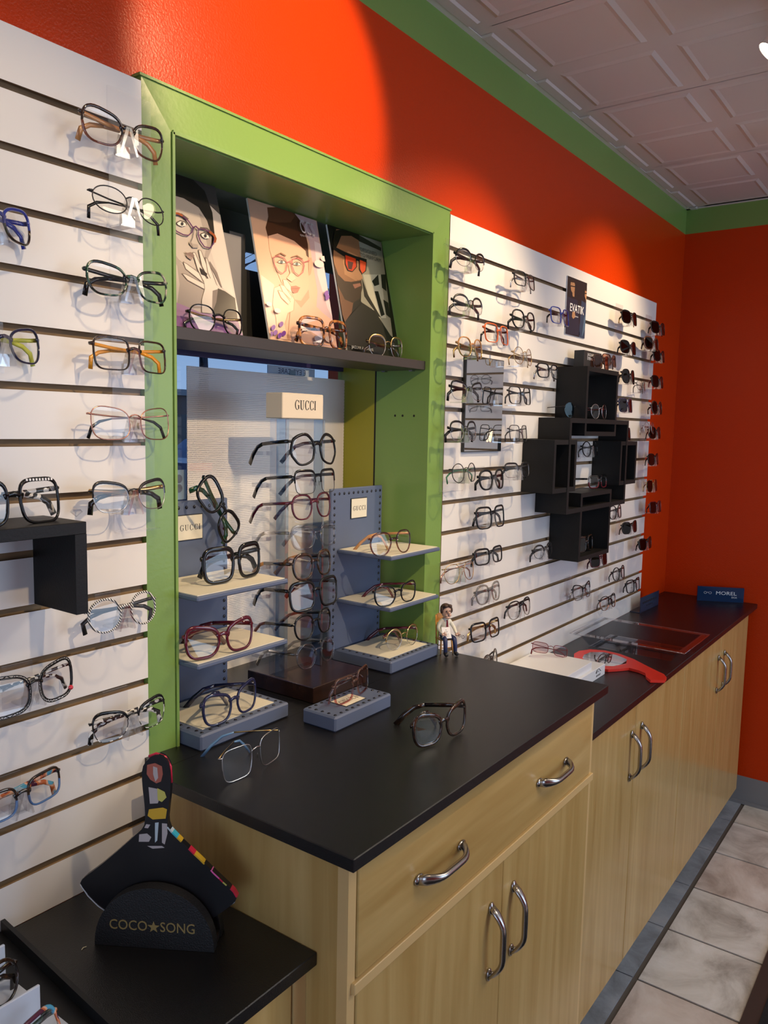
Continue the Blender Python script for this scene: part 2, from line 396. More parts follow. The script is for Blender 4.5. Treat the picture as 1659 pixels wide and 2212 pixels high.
# glass pane with frame
m = MB(); m.box(ox0, ox1, 0.256, 0.262, ZM, oz1)
struct('window_2', m, [M_glass])
m = MB(); m.box(ox0, ox1, .253, .268, 1.7235, 1.752); m.box(ox0, ox1, .262, .30, 1.0, 1.06); m.box(1.145, 1.165, .262, .275, 1.05, 1.715, 1)  # first bar paints the shelf's dark violet reflection in the glass
struct('trim_3', m, [mat('violet_reflection_and_frame', (0.04, 0.032, 0.12), 0.35), mat('pale_mullion', (0.30, 0.38, 0.42), 0.4)])

# slatwalls
def slatwall(xa, xb, zb, label):
    prof = [(0.018, zb)]
    prof.append((0.0, zb)); mi = [0]
    z = zb; slots = []
    i = 15
    for k in range(i, 0, -1):
        zc = ZT - S * k
        if zc - .008 > zb: slots.append(zc)
    for zc in slots:
        h = 0.0052
        prof += [(0.0, zc - h), (0.004, zc - h), (0.004, zc - h - .006), (0.011, zc - h - .006), (0.011, zc + h + .004), (0.004, zc + h + .004), (0.004, zc + h), (0.0, zc + h)]
        mi += [0, 1, 1, 1, 1, 1, 1, 1]
    prof += [(0.0, ZT), (0.018, ZT)]; mi += [0, 0, 0]
    n = len(prof); vs = [(xa, p_[0], p_[1]) for p_ in prof] + [(xb, p_[0], p_[1]) for p_ in prof]
    m = MB()
    mm = [0] + mi[1:]
    for k in range(n):
        l = (k + 1) % n
        # material: face between k and l
        y1, z1 = prof[k]; y2, z2 = prof[l]
        white = (y1 == 0.0 and y2 == 0.0) or k >= n - 2
        m.add([vs[k], vs[l], vs[n + l], vs[n + k]], [(0, 1, 2, 3)], 0 if white else 1)
    # end faces, bay by bay
    for xx in (xa, xb):
        bands = [zb] + sum([[z - .0052, z + .0052] for z in slots], []) + [ZT]
        for k in range(0, len(bands), 2): m.add([(xx, 0, bands[k]), (xx, .004, bands[k]), (xx, .004, bands[k + 1]), (xx, 0, bands[k + 1])], [(0, 1, 2, 3)], 1)
        m.box(xx - .0001, xx + .0001, .011, .018, zb, ZT, 1)
        for k in range(0, len(bands), 2): m.box(xx - .0001, xx + .0001, .004, .011, bands[k] + (0 if k == 0 else .004), bands[k + 1] - (0 if k == len(bands) - 2 else .006), 1)
    return tag(m.build('slatwall_panel', [M_slat, M_mdf]), label, 'wall panel')
slatwall(-0.75, XL1, ZL, 'white slatwall panel with brown grooves, left of the green framed window')
def slatwall_side(x, ya, yb, label):
    m = MB(); zs = [ZL] + [ZT - S * k for k in range(15, 0, -1) if ZT - S * k > ZL + .01] + [ZT]
    for k in range(len(zs) - 1):
        m.box(x - .018, x, ya, yb, zs[k] + (.0052 if k else 0), zs[k + 1] - (.0052 if k < len(zs) - 2 else 0), 0)
    m.box(x - .008, x - .0002, ya, yb, ZL, ZT, 1)
    return tag(m.build('slatwall_panel', [M_slat, M_mdf]), label, 'wall panel')
slatwall_side(XC - .0005, -2.9, -.52, 'white slatwall panel on the orange end wall, seen only in mirrors and lenses')
slatwall(XR0, XR1, ZL, 'long white slatwall panel with brown grooves, between green framed window and orange corner')

# ------------------------------------------------------------------ cabinets and counters
def pull(x, y, z, vertical, parent):
    """bow pull handle with flared feet; (x,z) centre on a face at depth y"""
    n = 16; L = 0.064; P = []; Rr = []
    for i in range(n + 1):
        t = -1 + 2 * i / n; a = abs(t)
        out = 0.024 * (1 - max(0, (a - 0.35) / 0.65) ** 2.2) + 0.004
        wd = 0.0056 + 0.0052 * max(0, (a - .45) / .55) ** 1.2; th = 0.0046 + 0.001 * (1 - a)
        if a > .97: wd *= .7
        P.append((x, y - out, z + t * L) if vertical else (x + t * L, y - out, z)); Rr.append((wd, th))
    m = MB(); m.tube(P, Rr, 10, 0, flat=(1, 0, 0) if vertical else (0, 0, 1))
    for t in (-1, 1):
        c = (x, y - .003, z + t * L * .96) if vertical else (x + t * L * .96, y - .003, z)
        m.ball(c, (.0085, .004, .012) if vertical else (.012, .004, .0085), 10, 6)
    return m.build('handle', M_steel, parent)
def panel(name, x0, x1, y, z0, z1, parent, mt, edge=0.0022):
    m = MB(); m.box(x0, x1, y - .016, y, z0, z1, 0, bev=.0012)
    return m.build(name, mt, parent)
# main base cabinet
XM0, XM1, YF = 0.528, 1.374, -0.424
cab = thing('base_cabinet', 'tall maple cabinet with one wide drawer above two doors, under the higher black counter', 'cabinet', (0.95, -0.2, 0))
m = MB(); m.box(XM0, XM1, YF + .018, -0.002, 0.09, ZM - .0187, 0); m.box(XM0 + .02, XM1 - .02, YF + .06, -.01, 0, .09, 1)
m.box(XM0, XM0 + .0165, YF, YF + .018, 0.09, ZM - .0187, 2); m.box(XM1 - .012, XM1, YF, YF + .018, .09, ZM - .0187, 2)
m.build('body', [M_maple, M_blk, M_mapled], cab)
m = MB(); m.box(XM0 + .009, XM1 - .001, YF - .006, YF + .018, .833, .8495, 0, bev=.001); m.build('rail', M_mapled, cab)
dr = panel('drawer', XM0 + .019, XM1 - .014, YF + .014, .8515, ZM - .021, cab, M_mapleh)
pull(.752, YF - .001, .9255, False, dr); pull(1.163, YF - .001, .9255, False, dr)
dl = panel('door', XM0 + .019, .9665, YF + .014, .1, .8305, cab, M_maple); pull(.924, YF - .001, .70, True, dl)
drr = panel('door', .9685, XM1 - .014, YF + .014, .1, .8305, cab, M_maple); pull(1.008, YF - .001, .70, True, drr)
m = MB(); m.box(.501, 1.376, -.4528, -0.055, ZM - .0187, ZM, 0, bev=.0012)
m.box(.5300, 1.376, -.055, 0.0, ZM - .0187, ZM); m.box(ox0 + .0005, ox1 - .0005, 0, .252, ZM - .0187, ZM)
tag(m.build('countertop', M_top), 'raised black laminate worktop running into the window alcove', 'countertop')
# far base cabinet
fc = thing('base_cabinet', 'long low maple cabinet with four plain doors, ending at the orange end wall', 'cabinet', (2.3, -.15, 0))
XF0, XF1, YF2 = 1.3755, 3.272, -0.352
m = MB(); m.box(XF0, XF1, YF2 + .016, -.001, .085, ZL - .0195); m.box(XF0, XF1 - .0, YF2 + .045, -.001, 0, .085, 1); m.build('body', [M_maple, M_blk], fc)
sx = [1.3765, 1.888, 2.352, 2.826, XF1]
hx = [1.853, 1.936, 2.789, 2.876]
for i in range(4):
    d = panel('door', sx[i] + .0018, sx[i + 1] - .0018, YF2 + .016, .088, ZL - .0225, fc, M_maple); pull(hx[i], YF2, .7065, True, d)
m = MB(); m.box(1.3765, 3.345, -.3694, -.0005, ZL - .0193, ZL, 0, bev=.0012); m.box(XR1 + .001, 3.345, -.0005, YW - .001, ZL - .0193, ZL)
tag(m.build('countertop', M_top), 'long lower black worktop with clear tray and hand mirror on it', 'countertop')
# near-left cabinet
nc = thing('base_cabinet', 'low maple cabinet mostly out of view at bottom left, under the near black counter', 'cabinet', (0.1, -.2, 0))
m = MB(); m.box(-.75, .5275, YF2 + .016, -.001, .085, ZL - .0195); m.box(-.75, .5275, YF2 + .045, -.001, 0, .085, 1); m.box(.503, .5275, YF2, YF2 + .016, .085, ZL - .0195, 2); m.build('body', [M_maple, M_blk, M_mapled], nc)
panel('door', -.02, .499, YF2 + .016, .088, ZL - .0255, nc, M_maple)
m = MB(); m.box(-.75, .5275, -.372, -.0005, ZL - .0193, ZL, 0, bev=.0012)
tag(m.build('countertop', M_top), 'near lower black worktop holding the mirror stand, bottom left', 'countertop')

# ------------------------------------------------------------------ alcove shelf and posters
ZS = 1.742
m = MB(); m.box(ox0 + .0008, ox1 - .0008, .006, .146, ZS - .0205, ZS, 0, bev=.0008)
for yy in (.04, .12): m.box(ox1 - .012, ox1 - .001, yy - .005, yy + .005, ZS - .0235, ZS - .0205, 1)
tag(m.build('wall_shelf', [M_shelf, M_steel]), 'charcoal shelf across the alcove holding three posters', 'shelf')

class Poster:
    """printed card leaning back on the shelf; picture drawn as thin inked layers"""
    def __init__(s, x0, x1, yb, yt, z0, z1, label):
        s.p0 = Vector((x0, yb, z0)); up = Vector((0, yt - yb, z1 - z0)); s.n = Vector((1, 0, 0)).cross(up).normalized()  # points to the room
        s.H = up.length; s.up = up.normalized(); s.x0, s.x1 = x0, x1; s.layers = MB(); s.cols = []; s.k = 0
        s.label = label
        m = MB(); a = s.p0; b = Vector((x1, yb, z0)); m.prism([a, b, b + up, a + up], -s.n * .004)
        s.root = tag(m.build('poster', M_white), label, 'poster')
    def pt(s, cx_, cy_):
        p = on_plane(360 + cx_ / 2.765, 340 + cy_ / 2.765, s.p0, s.n)
        p.x = min(max(p.x, s.x0), s.x1)
        h = (p - s.p0).dot(s.up); h2 = min(max(h, 0), s.H); p = p + s.up * (h2 - h)
        return p
    def mi(s, c, rough=.3):
        key = tuple(c)
        if key not in s.cols: s.cols.append(key)
        return s.cols.index(key)
    def poly(s, pts, c):
        s.k += 1; off = s.n * (.00012 * s.k + .0001)
        P = [s.pt(*p) + off for p in pts]
        import mathutils
        tri = mathutils.geometry.tessellate_polygon([P])
        s.layers.add(P, [tuple(t) for t in tri], s.mi(c))
    def full(s, c):
        s.k += 1; o_ = s.n * (.00012 * s.k + .0001); a = s.p0; b = Vector((s.x1, a.y, a.z)); u = s.up * s.H
        s.layers.add([a + o_, b + o_, b + u + o_, a + u + o_], [(0, 1, 2, 3)], s.mi(c))
    def stroke(s, pts, wd, c, closed=False):
        n = len(pts)
        s.k += 1; off = s.n * (.00012 * s.k + .0001)
        L = []; Rr_ = []
        for i in range(n):
            a = pts[(i - 1) % n] if (closed or i) else pts[i]; b = pts[(i + 1) % n] if (closed or i < n - 1) else pts[i]
            dx, dy = b[0] - a[0], b[1] - a[1]; l = math.hypot(dx, dy) or 1; nx_, ny_ = -dy / l * wd / 2, dx / l * wd / 2
            L.append(s.pt(pts[i][0] + nx_, pts[i][1] + ny_) + off); Rr_.append(s.pt(pts[i][0] - nx_, pts[i][1] - ny_) + off)
        for i in range(n if closed else n - 1):
            j = (i + 1) % n; s.layers.add([L[i], L[j], Rr_[j], Rr_[i]], [(0, 1, 2, 3)], s.mi(c))
    def ell(s, cx_, cy_, rx, ry, c, rot=0, n=18):
        r = R(rot); s.poly([(cx_ + rx * math.cos(t) * math.cos(r) - ry * math.sin(t) * math.sin(r), cy_ + rx * math.cos(t) * math.sin(r) + ry * math.sin(t) * math.cos(r)) for t in [2 * math.pi * i / n for i in range(n)]], c)
    def text(s, txt, cx_, cy_, size, c, sx=1.0, align='CENTER'):
        s.k += 1; p = s.pt(cx_, cy_) + s.n * (.00012 * s.k + .0003)
        textmesh(txt, size, p, (1, 0, 0), s.up, 0.0, align, sx, s.mi(c), s.layers)
    def done(s):
        ms = [mat('print_%02x%02x%02x' % tuple(int(min(1, v) * 255) for v in c), tuple((v * .80) ** 1.12 for v in c), .28) for c in s.cols]
        s.layers.build('printed_picture', ms, s.root)

# poster 1 : black and white woman, purple glasses
P = Poster(.603, .806, .062, .139, ZS + .0005, 2.0255, 'black and white poster of a woman with fingers at her lips')
sk, sk2, sk3 = (.52, .47, .45), (.40, .355, .34), (.25, .21, .20)
P.full((.60, .55, .53))
P.poly([(0, 60), (285, 165), (320, 345), (200, 300), (0, 220)], (.10, .09, .09))  # dark top: shadow across the poster's upper part, painted into the picture
P.poly([(250, 280), (320, 345), (400, 830), (330, 780), (262, 560)], (.66, .60, .57))
P.poly([(30, 60), (150, 110), (225, 200), (272, 330), (286, 470), (262, 560), (230, 480), (200, 330), (110, 250), (36, 230)], (.035, .03, .03))
P.poly([(30, 225), (100, 245), (190, 300), (240, 380), (268, 470), (262, 560), (238, 620), (190, 668), (120, 660), (60, 600), (36, 520)], sk)
P.poly([(190, 330), (240, 380), (268, 470), (262, 560), (238, 620), (222, 600), (240, 520)], sk2)
P.poly([(36, 560), (90, 640), (150, 672), (225, 650), (262, 700), (300, 780), (290, 900), (60, 900), (36, 760)], sk2)
P.poly([(36, 600), (60, 650), (75, 760), (60, 880), (36, 800)], (.56, .50, .48))
P.poly([(255, 620), (300, 690), (330, 780), (322, 775), (285, 700), (250, 640)], sk3)
P.poly([(300, 782), (345, 800), (405, 842), (425, 1000), (300, 1015), (262, 900)], (.075, .062, .055))
P.poly([(36, 860), (110, 890), (200, 930), (290, 940), (425, 985), (450, 1080), (0, 1060)], (.42, .27, .46))
P.poly([(36, 940), (200, 985), (440, 1030), (460, 1090), (0, 1060)], (.30, .15, .38))
for q in ([(95, 625), (120, 640), (235, 725), (225, 760), (110, 668)], [(88, 695), (110, 700), (225, 760), (240, 800), (120, 735)], [(150, 570), (165, 572), (205, 660), (238, 740), (215, 745), (180, 670)], [(185, 555), (200, 560), (232, 640), (272, 730), (250, 740), (205, 650)], [(225, 600), (238, 610), (262, 680), (295, 770), (270, 760), (240, 690)]):
    P.poly(q, (.68, .63, .60))
    P.stroke([q[0]] + q[::-1], 4, sk3)
P.poly([(215, 730), (270, 725), (300, 780), (290, 870), (262, 935), (205, 930), (205, 850), (222, 790)], (.66, .61, .58))
P.poly([(268, 800), (300, 790), (290, 870), (265, 925)], sk3)
P.poly([(190, 660), (238, 700), (226, 712), (200, 700)], (.05, .04, .04))
P.poly([(98, 568), (118, 574), (138, 570), (160, 590), (150, 604), (120, 590)], (.26, .19, .18)); P.poly([(104, 580), (150, 604), (140, 618), (116, 602)], (.36, .28, .27))
P.poly([(130, 505), (150, 520), (178, 524), (182, 545), (150, 545), (128, 520)], sk2); P.stroke([(160, 420), (150, 480), (135, 515), (150, 540)], 4, sk3)
P.poly([(52, 395), (70, 385), (100, 395), (108, 412), (84, 418), (60, 408)], (.75, .72, .70)); P.ell(84, 402, 9, 11, (.06, .06, .07)); P.stroke([(48, 398), (72, 383), (104, 392), (112, 408)], 5, (.05, .04, .04))
P.poly([(196, 462), (216, 458), (240, 472), (246, 488), (222, 490), (204, 478)], (.75, .72, .70)); P.ell(222, 474, 9, 11, (.06, .06, .07)); P.stroke([(192, 464), (214, 455), (242, 468), (250, 482)], 5, (.05, .04, .04))
P.stroke([(38, 340), (80, 345), (120, 375)], 8, (.13, .11, .10)); P.stroke([(190, 425), (230, 430), (262, 455)], 8, (.13, .11, .10))
vio = (.13, .05, .15); ora = (.33, .10, .04)
P.stroke([(36, 345), (80, 352), (120, 385), (147, 425), (142, 452), (120, 472), (90, 468), (50, 448), (36, 430)], 7, vio)
P.stroke([(30, 338), (60, 342), (86, 356)], 12, ora)
P.stroke([(180, 432), (215, 435), (255, 455), (276, 480), (270, 520), (250, 548), (215, 540), (190, 505), (178, 470)], 7, vio, True)
P.stroke([(245, 450), (272, 470), (282, 492), (276, 515)], 13, ora); P.stroke([(147, 425), (163, 418), (180, 435)], 8, vio)
P.done()
# poster 2 : woman on peach background
P = Poster(.889, 1.0935, .074, .139, ZS + .0005, 2.0255, 'peach and lilac poster of a red haired woman in round pink glasses')
P.full((.72, .46, .33))
P.poly([(740, 300), (890, 380), (1000, 1000), (1020, 1140), (880, 1120), (900, 800), (850, 500)], (.62, .44, .46))
P.poly([(880, 500), (925, 520), (1005, 960), (960, 900), (900, 700)], (.74, .60, .62))
P.poly([(560, 700), (640, 760), (680, 1000), (620, 1080), (600, 980)], (.78, .56, .48))
hr, hr2 = (.10, .036, .018), (.17, .07, .035)
P.poly([(608, 350), (640, 300), (700, 300), (760, 320), (790, 370), (820, 420), (842, 520), (848, 600), (800, 560), (720, 520), (610, 500), (600, 460), (590, 420)], hr)
P.poly([(600, 300), (650, 285), (740, 310), (765, 350), (740, 390), (660, 390), (610, 380)], hr2)
fc_, fs_ = (.80, .47, .33), (.66, .35, .24)
P.poly([(605, 470), (660, 455), (760, 500), (828, 560), (842, 640), (850, 760), (820, 830), (790, 856), (750, 850), (720, 800), (680, 740), (640, 640), (612, 550)], fc_)
P.poly([(845, 600), (862, 600), (868, 650), (858, 700), (846, 708)], fs_)
P.poly([(740, 840), (800, 858), (845, 780), (860, 860), (930, 930), (1000, 980), (1015, 1130), (720, 1090), (735, 930)], (.77, .46, .34))
P.poly([(760, 850), (800, 858), (845, 790), (850, 840), (800, 900)], fs_)
P.poly([(640, 780), (690, 760), (735, 800), (760, 850), (755, 915), (720, 930), (700, 1000), (720, 1090), (660, 1080), (650, 960), (630, 880)], (.86, .60, .46)); P.stroke([(640, 780), (690, 760), (735, 800), (760, 850), (755, 915), (722, 935), (702, 1000)], 4, fs_)
for q in ([(690, 730), (715, 735), (750, 790), (740, 810), (700, 775)], [(672, 760), (700, 770), (745, 835), (735, 850), (690, 805)], [(660, 795), (690, 805), (735, 865), (722, 880), (680, 840)]):
    P.poly(q, (.90, .66, .52)); P.stroke([q[0]] + q[::-1], 4, fs_)
P.poly([(738, 772), (768, 768), (792, 780), (778, 808), (752, 812), (740, 795)], (.55, .15, .10)); P.stroke([(738, 785), (768, 786), (792, 780)], 3, (.25, .06, .04))
P.stroke([(722, 640), (735, 700), (722, 730), (748, 742), (764, 730)], 4, fs_)
P.poly([(712, 725), (740, 745), (766, 728), (755, 700), (735, 690)], (.84, .54, .40))
for ex, ey in ((680, 628), (770, 640)):
    P.poly([(ex - 24, ey), (ex - 6, ey - 10), (ex + 14, ey - 6), (ex + 24, ey + 6), (ex, ey + 9)], (.80, .72, .68)); P.ell(ex, ey, 9, 9, (.10, .13, .14)); P.stroke([(ex - 26, ey), (ex - 6, ey - 12), (ex + 16, ey - 8), (ex + 27, ey + 4)], 4, hr)
P.stroke([(645, 590), (675, 575), (705, 592)], 7, (.28, .12, .06)); P.stroke([(738, 600), (770, 590), (805, 612)], 7, (.28, .12, .06))
pk = (.55, .10, .12)
P.stroke([(630, 600), (660, 592), (695, 605), (712, 635), (706, 680), (684, 698), (655, 680), (636, 645)], 5, pk, True)
P.stroke([(742, 612), (775, 604), (805, 622), (814, 650), (806, 690), (782, 710), (755, 690), (740, 650)], 5, pk, True)
P.stroke([(712, 632), (728, 624), (741, 634)], 5, pk); P.stroke([(812, 630), (845, 620)], 5, pk)
for fx, fy in ((628, 1020), (675, 1000), (640, 1050), (690, 1055), (945, 815), (950, 840), (612, 1060), (665, 1068)):
    P.ell(fx, fy, 12, 17, (.26, .09, .42), 25)
for fx, fy, rr in ((900, 640, 30), (930, 610, 22), (960, 1090, 26), (900, 1090, 30), (600, 880, 18), (650, 920, 20)):
    P.ell(fx, fy, rr, rr * .7, (.84, .66, .64), 20)
P.text('CCS', 828, 432, .041, (.62, .55, .55), .62); P.text('eyes for you', 820, 478, .0075, (.62, .55, .55), 1.0)
P.done()
# poster 3 : man in sunglasses
P = Poster(1.128, 1.328, .074, .139, ZS + .0005, 2.0255, 'dark poster of a bearded man in orange mirrored sunglasses, right on the shelf')
P.full((.012, .010, .009))
P.poly([(1130, 440), (1282, 492), (1350, 1075), (1310, 1040), (1160, 860), (1165, 690), (1150, 560)], (.36, .34, .26))
P.poly([(1145, 460), (1280, 540), (1280, 560), (1145, 500)], (.05, .045, .03))
P.poly([(1170, 700), (1280, 700), (1310, 960), (1240, 960)], (.56, .54, .42))
for q in ([(1225, 740), (1262, 700), (1268, 760), (1240, 770)], [(1278, 700), (1305, 700), (1312, 800), (1285, 780)], [(1165, 720), (1200, 820), (1280, 960), (1262, 950), (1180, 830)], [(1240, 800), (1262, 800), (1300, 940), (1280, 950)], [(1292, 850), (1322, 870), (1335, 960), (1310, 940)]): P.poly(q, (.025, .022, .02))
ms, ms2, bd = (.34, .17, .085), (.48, .26, .135), (.055, .03, .018)
P.poly([(1010, 430), (1050, 410), (1110, 430), (1140, 470), (1150, 540), (1158, 600), (1165, 660), (1158, 720), (1166, 770), (1150, 840), (1110, 872), (1060, 850), (1020, 790), (1000, 700), (992, 600), (998, 500)], ms)
P.poly([(1080, 560), (1140, 590), (1165, 690), (1130, 740), (1060, 700), (1050, 620)], ms2)
P.poly([(1000, 440), (1040, 400), (1100, 405), (1145, 450), (1148, 500), (1100, 470), (1040, 470), (1020, 520), (1000, 560), (990, 500)], (.02, .014, .01))
P.poly([(1000, 640), (1020, 700), (1060, 740), (1100, 745), (1160, 735), (1166, 780), (1150, 845), (1108, 872), (1060, 852), (1020, 792), (998, 710)], bd)
P.poly([(1108, 760), (1152, 752), (1158, 768), (1120, 785)], (.35, .16, .11)); P.poly([(1130, 660), (1160, 700), (1168, 725), (1140, 735), (1118, 715)], ms2)
P.poly([(1000, 760), (1060, 850), (1110, 872), (1100, 930), (1060, 985), (1045, 940)], (.20, .095, .05))
P.poly([(1045, 990), (1105, 930), (1165, 870), (1240, 920), (1330, 1060), (1350, 1120), (1180, 1140), (1050, 1120)], (.018, .016, .015))
P.poly([(988, 530), (1060, 566), (1120, 590), (1190, 610), (1190, 635), (1120, 615), (1050, 590), (988, 548)], (.015, .012, .012))
P.poly([(1060, 585), (1126, 606), (1128, 655), (1105, 682), (1080, 675), (1065, 640)], (.62, .06, .015)); P.poly([(1146, 612), (1186, 628), (1182, 680), (1162, 696), (1148, 670)], (.74, .10, .03)); P.poly([(1075, 620), (1110, 630), (1100, 672), (1080, 668)], (.10, .03, .03))
P.stroke([(1060, 582), (1126, 606), (1130, 655), (1105, 684), (1078, 677), (1062, 640)], 5, (.015, .012, .012), True); P.stroke([(1146, 612), (1188, 628), (1184, 680), (1162, 698), (1147, 670)], 5, (.015, .012, .012), True)
P.text('DESIGNED', 1150, 552, .0135, (.09, .085, .07), 1.0, 'LEFT'); P.text('TO PERFORM', 1150, 583, .0135, (.09, .085, .07), 1.0, 'LEFT')
P.text('JAGUAR EYEWEAR', 1098, 1134, .0095, (.62, .62, .60), 1.0, 'LEFT')
P.done()
# dark backing cards behind the posters
m = MB(); m.box(.808, .872, .138, .1405, ZS, 1.948); tag(m.build('backing_card', mat('grey_card', (.16, .15, .15), .5)), 'grey card standing behind the black and white poster', 'card')
m = MB(); m.box(.845, .886, .1415, .146, ZS, 1.955); m.box(.886, 1.14, .1415, .146, ZS, 1.89); tag(m.build('backing_card', mat('black_card', (.01, .01, .01), .5)), 'black card standing behind the peach poster', 'card')

# perforated panel in the window
if True:
    mp_, t, b = newmat('perforated_white'); b.inputs['Base Color'].default_value = (.84, .82, .81, 1); b.inputs['Roughness'].default_value = .5
    tc = t.nodes.new('ShaderNodeTexCoord'); mpp = t.nodes.new('ShaderNodeMapping'); mpp.inputs['Scale'].default_value = (255, 1, 255)
    vo = t.nodes.new('ShaderNodeTexVoronoi'); vo.feature = 'F1'; vo.voronoi_dimensions = '3D'; vo.inputs['Randomness'].default_value = 0; vo.inputs['Scale'].default_value = 1.0
    lt = t.nodes.new('ShaderNodeMath'); lt.operation = 'LESS_THAN'; lt.inputs[1].default_value = .25
    # rows offset so that the holes stagger
    sep = t.nodes.new('ShaderNodeSeparateXYZ'); cmb = t.nodes.new('ShaderNodeCombineXYZ'); fl = t.nodes.new('ShaderNodeMath'); fl.operation = 'FLOOR'; hf = t.nodes.new('ShaderNodeMath'); hf.operation = 'MULTIPLY'; hf.inputs[1].default_value = .5; ad = t.nodes.new('ShaderNodeMath'); ad.operation = 'ADD'
    t.links.new(tc.outputs['Object'], mpp.inputs[0]); t.links.new(mpp.outputs[0], sep.inputs[0]); t.links.new(sep.outputs[2], fl.inputs[0]); t.links.new(fl.outputs[0], hf.inputs[0]); t.links.new(sep.outputs[0], ad.inputs[0]); t.links.new(hf.outputs[0], ad.inputs[1]); t.links.new(ad.outputs[0], cmb.inputs[0]); t.links.new(sep.outputs[2], cmb.inputs[2])
    sub = t.nodes.new('ShaderNodeVectorMath'); sub.operation = 'FRACTION'; t.links.new(cmb.outputs[0], sub.inputs[0])
    ds = t.nodes.new('ShaderNodeVectorMath'); ds.operation = 'DISTANCE'; ds.inputs[1].default_value = (.5, 0, .5); t.links.new(sub.outputs[0], ds.inputs[0])
    t.links.new(ds.outputs['Value'], lt.inputs[0])
    inv = t.nodes.new('ShaderNodeMath'); inv.operation = 'SUBTRACT'; inv.inputs[0].default_value = 1; t.links.new(lt.outputs[0], inv.inputs[1]); t.links.new(inv.outputs[0], b.inputs['Alpha'])
    m = MB(); m.box(.828, ox1 - .002, .247, .2485, ZM, 1.702); tag(m.build('perforated_panel', mp_), 'white perforated sheet standing in front of the alcove window', 'panel')

# outside : lot, hedge, building, car, signs
M_brick = mat('far_brick', (.20, .13, .10), .8)
def stuffmesh(name, mb, mats, label, cat, kind=None):
    return tag(mb.build(name, mats), label, cat, None, kind)
m = MB(); m.box(-60, 80, .4, 120, -.4, -.3); struct('ground', m, [mat('asphalt', (.10, .11, .125), .8, bump=.3, bscale=8)])
m = MB(); m.box(10, 40, 26, 34, -.3, 2.7, 0); m.box(9.8, 40.2, 25.8, 34.2, 2.7, 2.95, 1)
for i in range(8): m.box(11.5 + i * 3.4, 13.2 + i * 3.4, 25.94, 26, .6, 1.9, 2)
stuffmesh('building', m, [M_brick, mat('roof_edge', (.3, .3, .3), .7), mat('dark_pane', (.03, .035, .045), .1)], 'low brick building across the lot seen through the alcove glass', 'building')
def tree(x, y, h, lab, seed):
    rnd = random.Random(seed); m = MB()
    m.tube([(x, y, -.3), (x + .1, y, h * .4), (x, y, h * .9)], [.22, .15, .05], 8)
    for i in range(14):
        a = rnd.uniform(0, 6.28); z0 = h * rnd.uniform(.35, .8); l = h * rnd.uniform(.18, .34)
        p = Vector((x + .05, y, z0)); q = p + Vector((math.cos(a) * l, math.sin(a) * l, l * .8)); m.tube([p, (p + q) / 2 + Vector((0, 0, .1)), q], [.07, .05, .02], 5)
        for k in range(7):
            a2 = a + rnd.uniform(-1.2, 1.2); s_ = p.lerp(q, rnd.uniform(.3, 1)); e_ = s_ + Vector((math.cos(a2), math.sin(a2), rnd.uniform(.3, 1))) * l * .5; m.tube([s_, e_], [.025, .008], 4)
    return tag(m.build('bare_tree', mat('bark', (.045, .045, .06), .9)), lab, 'tree', 'bare trees outside the window')
tree(13.5, 20.5, 7.0, 'bare tree at the left edge of the alcove window', 3); tree(18.0, 20, 8.5, 'bare tree outside above the perforated sheet', 5)
car = thing('car', 'dark blue parked car with a red tail light outside the alcove window', 'car', (14.5, 14.6, -.3))
m = MB(); cx0, cy0 = 14.5, 14.6
body = [(-2.1, .25), (2.1, .25), (2.15, .7), (1.9, .85), (1.2, .92), (.7, 1.42), (-1.0, 1.45), (-1.7, 1.0), (-2.1, .9)]
m.prism([(cx0 + a, cy0 - .85, b - .3) for a, b in body], (0, 1.7, 0)); m.build('body', mat('car_paint', (.02, .035, .11), .25, coat=.6), car)
for wx in (-1.35, 1.35):
    for wy in (-.86, .7):
        m = MB(); m.tube([(cx0 + wx, cy0 + wy, .02), (cx0 + wx, cy0 + wy + .18, .02)], .33, 16); m.build('wheel', mat('tyre', (.015, .015, .015), .8), car)
m = MB(); m.box(cx0 - 2.14, cx0 - 1.6, cy0 - .87, cy0 - .6, .42, .62); m.build('tail_light', mat('tail_light', (.5, .01, .01), .3, emit=(1, .03, .02), es=1.2), car)
t = thing('window_sticker', 'pale sticker with two round emblems low on the alcove window', 'sticker', (.81, .263, 1.5))
q0 = at(366, 1016, 1, .263); q1 = at(402, 1078, 1, .263)
m = MB(); m.box(q0.x, q1.x, .2625, .2632, q1.z, q0.z); m.build('card', mat('sticker_pale', (.36, .46, .55), .5), t)
m = MB()
for k, zz in enumerate((.70, .38)): m.add([(q0.x + (q1.x - q0.x) * .55 + .009 * math.cos(a * .5236), .2623, q1.z + (q0.z - q1.z) * zz + .009 * math.sin(a * .5236)) for a in range(12)], [tuple(range(12))])
m.build('emblem', mat('sticker_emblem', (.16, .16, .20), .5), t)
sg = thing('window_sign', 'pale shop sign with reversed letters seen from behind through the glass', 'sign', (1.155, .265, 1.62))
m = MB(); m.box(1.075, 1.235, .2635, .2665, 1.672, 1.7225); m.build('board', mat('sign_board', (.70, .76, .80), .5), sg)
m = textmesh('E EYE CARE', .017, (1.155, .2632, 1.711), (-1, 0, 0), (0, 0, 1), 0.0, 'CENTER', 1.1); m.build('lettering', mat('sign_ink', (.06, .08, .16), .5), sg)

